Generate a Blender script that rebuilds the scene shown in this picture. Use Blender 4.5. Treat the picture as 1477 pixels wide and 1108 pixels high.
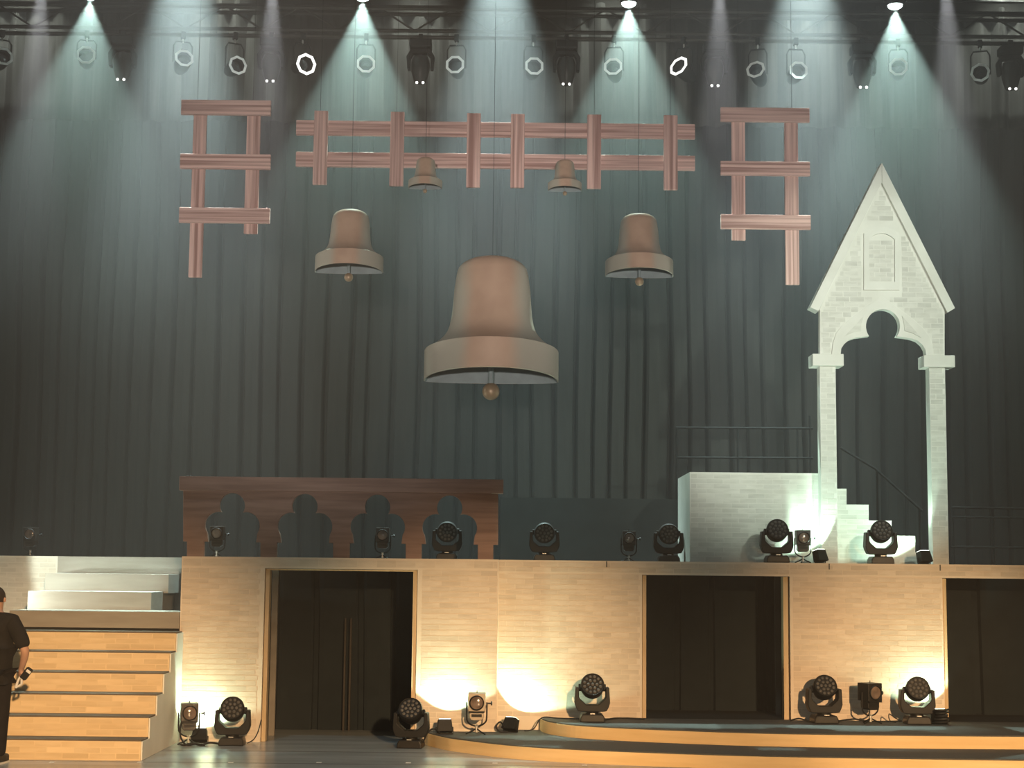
import bpy, bmesh, math, random
from mathutils import Vector, Matrix

random.seed(7)
SC = bpy.context.scene
COL = SC.collection
for o in list(bpy.data.objects):
    bpy.data.objects.remove(o)

# ------------------------------------------------------------------ camera
FPX, CXP, CYP = 2340.0, 738.5, 554.0
CAM = Vector((0, -18, 1.85))
PITCH, ROLL = math.atan(272 / FPX), math.radians(0.6)
FWD = Vector((0, math.cos(PITCH), math.sin(PITCH)))
R0, U0 = Vector((1, 0, 0)), Vector((0, -math.sin(PITCH), math.cos(PITCH)))
RGT = R0 * math.cos(ROLL) + U0 * math.sin(ROLL)
UPV = U0 * math.cos(ROLL) - R0 * math.sin(ROLL)
cam = bpy.data.cameras.new('camera')
cam.sensor_fit = 'HORIZONTAL'
cam.sensor_width = 36
cam.lens = FPX / 1477 * 36
cam.clip_end = 200
camo = bpy.data.objects.new('camera', cam)
COL.objects.link(camo)
camo.matrix_world = Matrix(((RGT.x, UPV.x, -FWD.x, CAM.x), (RGT.y, UPV.y, -FWD.y, CAM.y),
                            (RGT.z, UPV.z, -FWD.z, CAM.z), (0, 0, 0, 1)))
SC.camera = camo


def ray(px, py):
    return FWD + RGT * ((px - CXP) / FPX) + UPV * ((CYP - py) / FPX)


def at(px, py, Y):
    """pixel -> point on the upright plane at depth Y"""
    d = ray(px, py)
    return CAM + d * ((Y - CAM.y) / d.y)


def ground(px, py, z):
    """pixel -> point on the level plane at height z"""
    d = ray(px, py)
    return CAM + d * ((z - CAM.z) / d.z)


# ------------------------------------------------------------------ view, haze, big lights
SC.view_settings.view_transform = 'Standard'
SC.view_settings.look = 'None'
SC.view_settings.gamma = 1
SC.view_settings.use_curve_mapping = False
SC.view_settings.exposure = 0.0
SC.cycles.max_bounces = 4
SC.cycles.diffuse_bounces = 2
SC.cycles.glossy_bounces = 2
SC.cycles.volume_bounces = 0

world = bpy.data.worlds.new('hall_air')
SC.world = world
world.use_nodes = True
wn = world.node_tree
wn.nodes['Background'].inputs[0].default_value = (0, 0, 0, 1)
wn.nodes['Background'].inputs[1].default_value = 0
vs = wn.nodes.new('ShaderNodeVolumeScatter')
vs.inputs['Color'].default_value = (1, 1, 1, 1)
vs.inputs['Density'].default_value = 0.010
vs.inputs['Anisotropy'].default_value = 0.0
# the haze hangs under the grid and thins out toward the floor
wg = wn.nodes.new('ShaderNodeNewGeometry')
wx = wn.nodes.new('ShaderNodeSeparateXYZ')
wm = wn.nodes.new('ShaderNodeMapRange')
wm.interpolation_type = 'SMOOTHSTEP'
wm.inputs[1].default_value = 4.0
wm.inputs[2].default_value = 9.3
wm.inputs[3].default_value = 0.0034
wm.inputs[4].default_value = 0.022
wn.links.new(wg.outputs['Position'], wx.inputs[0])
wn.links.new(wx.outputs[2], wm.inputs[0])
wn.links.new(wm.outputs[0], vs.inputs['Density'])
world.cycles.volume_step_size = 4.0
SC.cycles.volume_max_steps = 20
SC.cycles.volume_step_rate = 1.0
world.cycles.volume_sampling = 'EQUIANGULAR'
wn.links.new(vs.outputs[0], wn.nodes['World Output'].inputs['Volume'])


def spot(name, loc, target, power, color, angle, blend=0.3, radius=0.05):
    l = bpy.data.lights.new(name, 'SPOT')
    l.energy = power
    l.color = color
    l.spot_size = math.radians(angle)
    l.spot_blend = blend
    l.shadow_soft_size = radius
    o = bpy.data.objects.new(name, l)
    COL.objects.link(o)
    o.location = loc
    o.rotation_euler = (Vector(target) - Vector(loc)).to_track_quat('-Z', 'Y').to_euler()
    return o


WARM = (1.0, 0.63, 0.32)
# front of house: warm wash kept low on the stage, soft general light on the hanging pieces, cool light on the tower
for x in (-4.5, 0.0, 4.5):
    spot('front_wash_light', (x * 0.4 + 4.5, -25.0, 5.6), (x, -1.0, 0.15), 35000, WARM, 13, 1.0, 0.25)
for x in (-2.4, 2.4):
    spot('front_general_light', (x * 0.6, -26, 2.6), (x, 1.5, 5.9), 15500, (1.0, 0.97, 0.91), 16.5, 0.9, 0.3)
for x in (-3.5, 2.5):
    spot('added_floor_light', (x, -3.4, 9.6), (x, -3.0, 0), 600, (0.80, 0.97, 1.0), 75, 0.9, 0.2)  # unseen overhead spots, added to brighten the stage floor
for x in (-10.5, 10.5):
    spot('added_rim_light', (x, 0.6, 5.2), (0, 1.0, 6.3), 500, (1.0, 0.97, 0.9), 34, 0.8, 0.15)  # unseen side spots, added to put bright edges on bells and timbers
spot('front_tower_light', (8.5, -24, 9.0), (4.0, 0.9, 4.35), 24000, (0.86, 1.0, 0.87), 11.5, 0.6, 0.2)
# unseen lamps added above the frame to wash the backdrop from the top
for x in (-7.5, -4.5, -1.5, 1.5, 4.5, 7.5):
    spot('added_backdrop_light', (x, 5.25, 11.4), (x, 7.2, 6.6), 640, (0.86, 1.0, 0.94), 62, 0.8, 0.15)


# ------------------------------------------------------------------ materials
def mat(name, c1, c2=None, rough=0.7, metal=0.0, scale=6.0, stretch=(1, 1, 1), bump=0.0, spec=0.3, rand=0.0,
        emit=None, emit_s=0.0, detail=4.0, coat=0.0):
    m = bpy.data.materials.new(name)
    m.use_nodes = True
    nt = m.node_tree
    b = nt.nodes['Principled BSDF']
    b.inputs['Roughness'].default_value = rough
    b.inputs['Metallic'].default_value = metal
    b.inputs['Specular IOR Level'].default_value = spec
    b.inputs['Coat Weight'].default_value = coat
    if emit:
        b.inputs['Emission Color'].default_value = (*emit, 1)
        b.inputs['Emission Strength'].default_value = emit_s
    c2 = c2 or tuple(min(1, v * 0.8) for v in c1)
    tc = nt.nodes.new('ShaderNodeTexCoord')
    mp = nt.nodes.new('ShaderNodeMapping')
    mp.inputs['Scale'].default_value = stretch
    nz = nt.nodes.new('ShaderNodeTexNoise')
    nz.inputs['Scale'].default_value = scale
    nz.inputs['Detail'].default_value = detail
    nt.links.new(tc.outputs['Object'], mp.inputs[0])
    fac = nz.outputs['Fac']
    oi = nt.nodes.new('ShaderNodeObjectInfo')
    add = nt.nodes.new('ShaderNodeVectorMath')
    mul = nt.nodes.new('ShaderNodeMath')
    mul.operation = 'MULTIPLY'
    mul.inputs[1].default_value = 37.0
    nt.links.new(oi.outputs['Random'], mul.inputs[0])
    nt.links.new(mp.outputs[0], add.inputs[0])
    nt.links.new(mul.outputs[0], add.inputs[1])
    nt.links.new(add.outputs[0], nz.inputs[0])
    cr = nt.nodes.new('ShaderNodeValToRGB')
    cr.color_ramp.elements[0].position = 0.34
    cr.color_ramp.elements[1].position = 0.66
    cr.color_ramp.elements[0].color = (*c2, 1)
    cr.color_ramp.elements[1].color = (*c1, 1)
    nt.links.new(fac, cr.inputs[0])
    out = cr.outputs[0]
    if rand:
        mx = nt.nodes.new('ShaderNodeMix')
        mx.data_type = 'RGBA'
        mx.blend_type = 'MULTIPLY'
        mx.inputs['Factor'].default_value = 1
        r2 = nt.nodes.new('ShaderNodeMapRange')
        r2.inputs[3].default_value = 1 - rand
        r2.inputs[4].default_value = 1
        pw = nt.nodes.new('ShaderNodeMath')
        pw.operation = 'POWER'
        pw.inputs[1].default_value = 0.6
        nt.links.new(oi.outputs['Random'], pw.inputs[0])
        nt.links.new(pw.outputs[0], r2.inputs[0])
        nt.links.new(out, mx.inputs[6])
        nt.links.new(r2.outputs[0], mx.inputs[7])
        out = mx.outputs[2]
    nt.links.new(out, b.inputs['Base Color'])
    if bump:
        bp = nt.nodes.new('ShaderNodeBump')
        bp.inputs['Strength'].default_value = bump
        bp.inputs['Distance'].default_value = 0.01
        nt.links.new(fac, bp.inputs['Height'])
        nt.links.new(bp.outputs[0], b.inputs['Normal'])
    return m


MT = {}
MT['cream'] = mat('cream_scenic_paint', (0.72, 0.605, 0.47), (0.67, 0.555, 0.42), rough=0.75, scale=3)
MT['cream_brick'] = mat('cream_brick_paint', (0.69, 0.57, 0.435), (0.61, 0.49, 0.36), rough=0.8, scale=5, stretch=(1, 1, 4), rand=0.16, bump=0.15)
MT['white'] = mat('white_scenic_paint', (0.74, 0.73, 0.66), (0.66, 0.65, 0.58), rough=0.75, scale=3)
MT['white_brick'] = mat('white_brick_paint', (0.70, 0.69, 0.62), (0.60, 0.59, 0.52), rough=0.8, scale=5, stretch=(1, 1, 4), rand=0.16, bump=0.15)
MT['trim_wood'] = mat('pale_wood_trim', (0.62, 0.46, 0.28), (0.52, 0.37, 0.2), rough=0.6, scale=4, stretch=(6, 6, 0.6))
MT['oak'] = mat('warm_plywood', (0.78, 0.56, 0.29), (0.68, 0.47, 0.22), rough=0.55, scale=2.2, stretch=(0.6, 0.6, 6), bump=0.1)
MT['step_wood'] = mat('step_plywood', (0.74, 0.57, 0.34), (0.65, 0.48, 0.27), rough=0.6, scale=2.5, stretch=(0.6, 1, 5), rand=0.1)
MT['step_brick'] = mat('step_brick_paint', (0.74, 0.56, 0.33), (0.64, 0.47, 0.26), rough=0.65, scale=3, stretch=(1, 1, 4), rand=0.18)
MT['grey_step'] = mat('grey_step_paint', (0.33, 0.32, 0.29), (0.28, 0.27, 0.24), rough=0.7, scale=3, stretch=(0.6, 1, 4))
MT['brown_step'] = mat('brown_grey_step_paint', (0.30, 0.27, 0.22), (0.25, 0.22, 0.18), rough=0.7, scale=3, stretch=(0.6, 1, 4))
MT['tread'] = mat('shadow_brown_tread', (0.13, 0.10, 0.07), rough=0.7)  # brown kept dark to stand in for the shadow gaps between steps
MT['brown'] = mat('brown_stained_timber', (0.32, 0.20, 0.16), (0.21, 0.125, 0.10), rough=0.6, scale=2.0, stretch=(0.7, 1, 9), bump=0.15, rand=0.1)
MT['beam_h'] = mat('pink_timber_lengthwise', (0.74, 0.48, 0.42), (0.32, 0.16, 0.135), rough=0.6, scale=1.6, stretch=(0.35, 2, 20), bump=0.2, rand=0.12)
MT['beam_v'] = mat('pink_timber_upright', (0.74, 0.48, 0.42), (0.32, 0.16, 0.135), rough=0.6, scale=1.6, stretch=(20, 2, 0.35), bump=0.2, rand=0.12)
MT['drape'] = mat('black_drape_cloth', (0.034, 0.035, 0.032), (0.028, 0.029, 0.027), rough=0.95, scale=3, stretch=(4, 4, 0.3), spec=0.1)
MT['border'] = mat('charcoal_border_cloth', (0.06, 0.055, 0.049), (0.03, 0.0275, 0.024), rough=0.9, scale=3, stretch=(5, 5, 0.3), spec=0.1)
MT['black'] = mat('black_masking', (0.017, 0.022, 0.024), rough=0.9, spec=0.1)
MT['black_flat'] = mat('black_painted_flat', (0.02, 0.021, 0.02), rough=0.85, spec=0.15)
MT['deck'] = mat('black_deck_paint', (0.028, 0.028, 0.026), (0.02, 0.02, 0.019), rough=0.6)
MT['carpet'] = mat('charcoal_step_carpet', (0.085, 0.086, 0.08), (0.065, 0.066, 0.062), rough=0.85, scale=40)
MT['floor'] = mat('glossy_stage_floor', (0.36, 0.385, 0.38), (0.26, 0.28, 0.28), rough=0.24, scale=1.6, stretch=(0.5, 3, 1), spec=0.6)
MT['seam'] = mat('dark_floor_seam', (0.03, 0.03, 0.03), rough=0.5)
MT['shell'] = mat('dark_house_wall', (0.03, 0.026, 0.022), rough=0.9, spec=0.1)
MT['fixture'] = mat('black_fixture_plastic', (0.012, 0.012, 0.0115), (0.009, 0.009, 0.0085), rough=0.5, spec=0.2, scale=20)
MT['fixture2'] = mat('charcoal_fixture_metal', (0.026, 0.024, 0.021), (0.02, 0.018, 0.016), rough=0.4, metal=0.3, scale=20)
MT['lens_dark'] = mat('dark_lens', (0.02, 0.02, 0.02), rough=0.15, spec=0.6)
MT['cell'] = mat('led_cell_lens', (0.09, 0.085, 0.075), (0.06, 0.056, 0.05), rough=0.5, spec=0.3)
MT['grey_metal'] = mat('pale_grey_metal', (0.62, 0.60, 0.55), rough=0.35, metal=0.5)
MT['tan_metal'] = mat('tan_grey_enamel', (0.40, 0.34, 0.26), (0.34, 0.28, 0.21), rough=0.45, metal=0.2)
MT['steel'] = mat('dark_steel', (0.055, 0.047, 0.04), rough=0.6, metal=0.3)
MT['cable'] = mat('black_rubber', (0.015, 0.015, 0.015), rough=0.6)
MT['amber'] = mat('fresnel_lens_glass', (0.24, 0.17, 0.13), (0.09, 0.065, 0.05), rough=0.15, scale=9, spec=0.8)
MT['tape'] = mat('white_marking_tape', (0.85, 0.85, 0.8), rough=0.6)
MT['skin'] = mat('skin', (0.45, 0.27, 0.19), (0.40, 0.23, 0.16), rough=0.55)
MT['hair'] = mat('dark_hair', (0.035, 0.025, 0.02), (0.02, 0.015, 0.012), rough=0.6, scale=40)
MT['shirt'] = mat('black_cotton_shirt', (0.016, 0.014, 0.013), (0.012, 0.011, 0.010), rough=0.9, scale=10, bump=0.2, spec=0.15)
MT['trouser'] = mat('black_trousers', (0.014, 0.012, 0.012), rough=0.9, scale=10, spec=0.15)
MT['shoe'] = mat('black_shoe', (0.015, 0.014, 0.013), rough=0.5)
MT['white_plastic'] = mat('white_plastic', (0.75, 0.74, 0.70), rough=0.4)
MT['glint_dot'] = mat('lens_glint', (0.9, 0.9, 0.9), emit=(1, 0.98, 0.92), emit_s=3.0)  # glowing dots stand in for glints at the bottom of the hung heads
MT['ring_bright'] = mat('glowing_gel_frame', (0.9, 0.9, 0.88), emit=(1, 0.98, 0.93), emit_s=1.6, rough=0.4)  # emission on all three frame tints stands in for reflected backlight
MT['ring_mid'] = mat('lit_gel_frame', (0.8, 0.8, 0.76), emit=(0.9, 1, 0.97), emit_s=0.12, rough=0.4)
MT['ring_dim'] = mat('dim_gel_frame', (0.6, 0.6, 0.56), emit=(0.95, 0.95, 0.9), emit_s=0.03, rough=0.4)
MT['glow'] = mat('lit_lamp_lens', (1, 1, 1), emit=(0.80, 1.0, 0.95), emit_s=12)
MT['copper'] = mat('aged_copper_paint', (0.36, 0.185, 0.115), (0.25, 0.125, 0.08), rough=0.42, metal=0.35, scale=2.5, bump=0.1)


def patina(m, half):
    """bell paint: copper middle, grey-green weathering toward the flanks (the prop's own paint)"""
    nt = m.node_tree
    b = nt.nodes['Principled BSDF']
    src = b.inputs['Base Color'].links[0].from_socket
    tc = nt.nodes.new('ShaderNodeTexCoord')
    sp = nt.nodes.new('ShaderNodeSeparateXYZ')
    ab = nt.nodes.new('ShaderNodeMath')
    ab.operation = 'ABSOLUTE'
    ns = nt.nodes.new('ShaderNodeTexNoise')
    ns.inputs['Scale'].default_value = 2.0
    ad = nt.nodes.new('ShaderNodeMath')
    ad.operation = 'MULTIPLY_ADD'
    ad.inputs[1].default_value = 0.25 * half
    mr = nt.nodes.new('ShaderNodeMapRange')
    mr.interpolation_type = 'SMOOTHSTEP'
    mr.inputs[1].default_value = 0.42 * half
    mr.inputs[2].default_value = 0.78 * half
    mx = nt.nodes.new('ShaderNodeMix')
    mx.data_type = 'RGBA'
    mx.inputs[7].default_value = (0.42, 0.37, 0.30, 1)
    L = nt.links.new
    L(tc.outputs['Object'], sp.inputs[0])
    L(tc.outputs['Object'], ns.inputs[0])
    L(sp.outputs[0], ab.inputs[0])
    L(ns.outputs['Fac'], ad.inputs[0])
    L(ab.outputs[0], ad.inputs[2])
    L(ad.outputs[0], mr.inputs[0])
    L(mr.outputs[0], mx.inputs[0])
    L(src, mx.inputs[6])
    L(mx.outputs[2], b.inputs['Base Color'])
    return m


# ------------------------------------------------------------------ mesh helpers
WL = {}          # world base location of every object that can be a parent


class MB:
    def __init__(self):
        self.v, self.f = [], []

    def add(self, vs, fs):
        n = len(self.v)
        self.v += [Vector(p) for p in vs]
        self.f += [tuple(i + n for i in f) for f in fs]
        return self

    def box(self, x0, x1, y0, y1, z0, z1, M=None):
        vs = [Vector((x, y, z)) for z in (z0, z1) for y in (y0, y1) for x in (x0, x1)]
        if M:
            vs = [M @ p for p in vs]
        return self.add(vs, [(0, 2, 3, 1), (4, 5, 7, 6), (0, 1, 5, 4), (2, 6, 7, 3), (0, 4, 6, 2), (1, 3, 7, 5)])

    def prism(self, pts, y0, y1, M=None):
        """outline in X,Z extruded along Y"""
        a = sum(p[0] * q[1] - q[0] * p[1] for p, q in zip(pts, pts[1:] + pts[:1]))
        if a < 0:
            pts = pts[::-1]
        n = len(pts)
        vs = [Vector((p[0], y0, p[1])) for p in pts] + [Vector((p[0], y1, p[1])) for p in pts]
        if M:
            vs = [M @ p for p in vs]
        fs = [tuple(range(n)), tuple(range(2 * n - 1, n - 1, -1))]
        fs += [(i, i + n, (i + 1) % n + n, (i + 1) % n) for i in range(n)]
        return self.add(vs, fs)

    def prism_z(self, pts, z0, z1):
        """outline in X,Y extruded along Z"""
        a = sum(p[0] * q[1] - q[0] * p[1] for p, q in zip(pts, pts[1:] + pts[:1]))
        if a < 0:
            pts = pts[::-1]
        n = len(pts)
        vs = [(p[0], p[1], z0) for p in pts] + [(p[0], p[1], z1) for p in pts]
        fs = [tuple(range(n - 1, -1, -1)), tuple(range(n, 2 * n))]
        fs += [(i, (i + 1) % n, (i + 1) % n + n, i + n) for i in range(n)]
        return self.add(vs, fs)

    def lathe(self, prof, M=None, seg=24, a0=0.0, a1=2 * math.pi, sy=1.0, cap=True):
        """profile (r, z) about Z"""
        full = abs(a1 - a0 - 2 * math.pi) < 1e-6
        k = seg if full else seg + 1
        vs, fs = [], []
        for r, z in prof:
            for i in range(k):
                a = a0 + (a1 - a0) * i / seg
                vs.append(Vector((r * math.cos(a), r * math.sin(a) * sy, z)))
        for j in range(len(prof) - 1):
            for i in range(seg if full else seg):
                i2 = (i + 1) % k
                fs.append((j * k + i, j * k + i2, (j + 1) * k + i2, (j + 1) * k + i))
        if cap:
            if prof[0][0] > 1e-5:
                fs.append(tuple(range(k - 1, -1, -1)))
            if prof[-1][0] > 1e-5:
                fs.append(tuple((len(prof) - 1) * k + i for i in range(k)))
        if M:
            vs = [M @ p for p in vs]
        return self.add(vs, fs)

    def tube(self, path, r, seg=8, cap=True):
        path = [Vector(p) for p in path]
        vs, fs = [], []
        t0 = (path[1] - path[0]).normalized()
        n = t0.orthogonal().normalized()
        for i, p in enumerate(path):
            t = (path[min(i + 1, len(path) - 1)] - path[max(i - 1, 0)]).normalized()
            n = (n - t * n.dot(t)).normalized()
            b = t.cross(n)
            for k in range(seg):
                a = 2 * math.pi * k / seg
                vs.append(p + (n * math.cos(a) + b * math.sin(a)) * r)
        for i in range(len(path) - 1):
            for k in range(seg):
                fs.append((i * seg + k, i * seg + (k + 1) % seg, (i + 1) * seg + (k + 1) % seg, (i + 1) * seg + k))
        if cap:
            fs.append(tuple(range(seg - 1, -1, -1)))
            fs.append(tuple((len(path) - 1) * seg + k for k in range(seg)))
        return self.add(vs, fs)

    def build(self, name, m, parent=None, origin=None, smooth=False, bevel=0.0, world=False):
        """world=True: the vertices are world coordinates; they are moved to be relative to origin"""
        if world:
            org = Vector(origin) if origin is not None else (WL[parent.name] if parent else sum(self.v, Vector()) / len(self.v))
            vs = [p - org for p in self.v]
        else:
            org = Vector(origin) if origin is not None else Vector((0, 0, 0))
            vs = self.v
        me = bpy.data.meshes.new(name)
        me.from_pydata(vs, [], self.f)
        me.validate()
        bm = bmesh.new()
        bm.from_mesh(me)
        bmesh.ops.recalc_face_normals(bm, faces=bm.faces)
        bm.to_mesh(me)
        bm.free()
        me.materials.append(m)
        o = bpy.data.objects.new(name, me)
        COL.objects.link(o)
        if world:
            o.location = org - (WL[parent.name] if parent else Vector())
            WL[o.name] = org
        else:
            o.location = org
            WL[o.name] = org + (WL[parent.name] if parent else Vector())
        if parent:
            o.parent = parent
        if smooth:
            for p in me.polygons:
                p.use_smooth = True
            try:
                me.set_sharp_from_angle(angle=math.radians(40))
            except Exception:
                pass
        if bevel:
            bv = o.modifiers.new('edge', 'BEVEL')
            bv.width = bevel
            bv.segments = 2
            bv.limit_method = 'ANGLE'
        return o


def tag(o, label=None, cat=None, group=None, kind=None):
    if label:
        o['label'] = label
    if cat:
        o['category'] = cat
    if group:
        o['group'] = group
    if kind:
        o['kind'] = kind
    return o


def thing(name, loc, label, cat, group=None, rz=0.0):
    o = bpy.data.objects.new(name, None)
    o.empty_display_size = 0.1
    COL.objects.link(o)
    o.location = loc
    o.rotation_euler = (0, 0, rz)
    WL[o.name] = Vector(loc)
    return tag(o, label, cat, group)


def copy_tree(o, parent=None):
    c = o.copy()
    COL.objects.link(c)
    c.parent = parent
    WL[c.name] = WL.get(o.name, Vector()).copy()
    for ch in list(o.children):
        copy_tree(ch, c)
    return c


BRICKS = {}
BH, BL, GAP = 0.058, 0.195, 0.007


def brick_mesh(w, h, m):
    key = (round(w, 2), round(h, 3), m.name)
    if key not in BRICKS:
        w = key[0]
        mb = MB().box(-w / 2, w / 2, -0.002, 0.006, -h / 2, h / 2)
        me = bpy.data.meshes.new('brick')
        me.from_pydata(mb.v, [], mb.f)
        me.materials.append(m)
        BRICKS[key] = me
    return BRICKS[key]


def bricks(parent, x0, x1, z0, z1, Y, m, inside=None, bh=BH, bl=BL, skip=0.0):
    """courses of single bricks proud of a face that looks toward the hall"""
    n = max(1, int(round((z1 - z0) / bh)))
    h = (z1 - z0) / n
    base = WL[parent.name]
    for r in range(n):
        zc = z0 + (r + 0.5) * h
        x = x0 - (bl * 0.5 if r % 2 else 0) - bl * 0.15 * random.random()
        while x < x1:
            a, b = max(x, x0), min(x + bl, x1)
            x += bl
            if inside:                       # clip the brick to the outline of the face
                ok = [t for t in (a + (b - a) * i / 24 for i in range(25)) if inside(t, zc - h / 2) and inside(t, zc + h / 2)]
                if not ok:
                    continue
                a, b = min(ok), max(ok)
            w = b - a - GAP
            if w < 0.03:
                continue
            c = (a + b) / 2
            if random.random() < skip:
                continue
            o = bpy.data.objects.new('brick', brick_mesh(w, h - GAP, m))
            COL.objects.link(o)
            o.parent = parent
            o.location = Vector((c, Y, zc)) - base


def XZ(px, py, Y):
    p = at(px, py, Y)
    return (p.x, p.z)


# ------------------------------------------------------------------ structure: hall shell and floor
DECK = 1.99
mb = MB().box(-13, 13, -8, 10, -0.2, 0)
tag(mb.build('floor', MT['floor']), kind='structure')
for yy in (-3.1, -2.05, -1.0):
    s = MB().box(-12, 12, yy - 0.004, yy + 0.004, 0.0005, 0.0015).build('trim_1' if yy == -3.1 else 'trim_2' if yy == -2.05 else 'trim_3', MT['seam'])
    tag(s, kind='structure')
tag(MB().box(-13, 13, 8.0, 8.2, 0, 13).build('wall_back', MT['shell']), kind='structure')
tag(MB().box(-13.2, -13, -8, 8.2, 0, 13).build('wall_far_left', MT['shell']), kind='structure')
tag(MB().box(13, 13.2, -8, 8.2, 0, 13).build('wall_far_right', MT['shell']), kind='structure')
tag(MB().box(-13.2, 13.2, -8, 8.2, 13, 13.2).build('ceiling', MT['shell']), kind='structure')

# ------------------------------------------------------------------ structure: brick portal walls
YL, YR, WT, WTR = -0.12, 0.15, 0.15, 0.15
xa, xb = at(258, 940, YL).x, at(717, 930, YL).x
d1a, d1b = at(379, 940, YL).x, at(600.5, 940, YL).x
zt1 = at(490, 821, YL).z
wall_left = MB().prism([(xa, 0), (xa, DECK), (xb, DECK), (xb, 0), (d1b, 0), (d1b, zt1), (d1a, zt1), (d1a, 0)], YL, YL + WT).build(
    'wall_left', MT['cream'], world=True, origin=((xa + xb) / 2, YL, 0))
tag(wall_left, 'cream brick portal wall under the brown arcade', 'wall', kind='structure')
bricks(wall_left, xa + 0.01, d1a - 0.05, 0.02, zt1, YL, MT['cream_brick'], bl=0.213)
bricks(wall_left, d1b + 0.05, xb - 0.005, 0.16, zt1, YL, MT['cream_brick'], bl=0.213)
bricks(wall_left, xa + 0.01, xb - 0.005, zt1 + 0.02, DECK - 0.02, YL, MT['cream_brick'], bl=0.213)
for x0, x1 in ((d1a + 0.006, d1a + 0.05), (d1b - 0.05, d1b - 0.006)):
    MB().box(x0, x1, YL + 0.03, YL + WT + 0.02, 0.001, zt1 - 0.02).build('door_jamb', MT['trim_wood'], wall_left, world=True, bevel=0.003)
MB().box(d1a + 0.006, d1b - 0.006, YL + 0.03, YL + WT + 0.02, zt1 - 0.02, zt1 - 0.004).build('door_head', MT['trim_wood'], wall_left, world=True)

MB().box(xb - 0.04, xb - 0.001, YL + WT, YR + 0.02, 0, DECK).build('return_panel', MT['cream'], wall_left, world=True)

P1, P2 = 0.135, 0.27
xc_, xd_ = xb, at(1361, 930, YR).x
d2a, d2b = at(926, 930, YR).x, at(1140, 930, YR).x
zt2 = at(1035, 830.5, YR).z
xe_, xf_ = at(1610, 930, YR).x, at(1700, 930, YR).x
wall_center = MB().prism([(xc_, 0), (xc_, DECK), (d2b, DECK), (d2b, zt2), (d2a, zt2), (d2a, 0)], YR, YR + WTR).build(
    'wall_center', MT['cream'], world=True, origin=(1.0, YR, 0))
tag(wall_center, 'cream brick wall and lintel between the arcade portal and the tower pier', 'wall', kind='structure')
wall_right = MB().prism([(d2b, 0), (d2b, DECK), (xf_, DECK), (xf_, 0), (xe_, 0), (xe_, zt2), (xd_, zt2), (xd_, 0)], YR, YR + WTR).build(
    'wall_right', MT['cream'], world=True, origin=(4.0, YR, 0))
tag(wall_right, 'cream brick pier and lintel below the white tower', 'wall', kind='structure')
# the strip beside the lower platform, where the wall runs down behind it
bricks(wall_center, xc_ + 0.01, d2a - 0.02, P2 + 0.01, zt2, YR, MT['cream_brick'])
bricks(wall_right, d2b + 0.03, xd_ - 0.01, P2 + 0.01, zt2, YR, MT['cream_brick'])
bricks(wall_center, xc_ + 0.01, d2b, zt2 + 0.02, DECK - 0.02, YR, MT['cream_brick'])
bricks(wall_right, d2b + 0.005, xf_, zt2 + 0.02, DECK - 0.02, YR, MT['cream_brick'])
for x0, x1 in ((d2a + 0.006, d2a + 0.05), (d2b - 0.07, d2b - 0.016), (xd_ + 0.004, xd_ + 0.05)):
    MB().box(x0, x1, YR + 0.03, YR + WTR + 0.02, P2 + 0.001, zt2 - 0.005).build('door_jamb', MT['trim_wood'], wall_center if x1 < d2b - 0.1 else wall_right, world=True, bevel=0.003)
for px in (875, 1196, 1356):
    p = at(px, 818, YR)
    MB().box(p.x - 0.006, p.x + 0.006, YR - 0.006, YR + 0.002, DECK - 0.07, DECK - 0.005).build('panel_joint', MT['seam'], wall_center if px < 1000 else wall_right, world=True)

for x0, x1 in ((d2a, d2b), (xd_, xe_)):
    MB().box(x0 + 0.001, x1 - 0.001, YR + 0.001, YR + WTR, 0, P2).build('threshold', MT['deck'], wall_right, world=True)
tag(MB().box(xc_ + 0.1, 6.9, YR + WTR + 0.001, 2.6, 0, P2).build('floor_backstage', MT['deck']), kind='structure')
# raised deck behind both walls
xl_ = at(-150, 820, 1.9).x
dk = MB().prism_z([(xa, YL + WT), (xb, YL + WT), (xb, YR + WTR), (xf_, YR + WTR), (xf_, 5.2), (xl_, 5.2), (xl_, 1.93), (xa, 1.93)], DECK - 0.12, DECK).build(
    'floor_raised_deck', MT['deck'], world=True, origin=(0, 1, DECK))
tag(dk, 'black raised deck on top of the brick walls', 'deck', kind='structure')

# ------------------------------------------------------------------ curved step platforms
def arc_platform(front_px, z0, z1, back, name, label, lip):
    top = [ground(px, py, z1) for px, py in front_px]
    # smooth the hand-read edge with a spline in X,Y
    pts = []
    P = [Vector((p.x, p.y)) for p in top]
    P = [P[0] + (P[0] - P[1])] + P + [P[-1] + (P[-1] - P[-2])]
    for i in range(1, len(P) - 2):
        for k in range(8):
            t = k / 8
            a, b, c, d = P[i - 1], P[i], P[i + 1], P[i + 2]
            q = 0.5 * ((2 * b) + (c - a) * t + (2 * a - 5 * b + 4 * c - d) * t * t + (3 * b - a - 3 * c + d) * t ** 3)
            pts.append((q.x, min(q.y, YR - 0.006)))
    pts.append((P[-2].x, P[-2].y))
    root = thing(name, (2.5, -0.8, z0), label, 'platform', None)
    MB().prism_z(pts + back, z0, z1 - 0.012).build('riser', MT['oak'], root, world=True)
    # carpet on top, a finger back from the edge
    ins = [(x + 0.01, min(y + lip, YR - 0.006)) for x, y in pts]
    MB().prism_z(ins + back, z1 - 0.012, z1).build('carpet_top', MT['carpet'], root, world=True)
    return root


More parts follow.
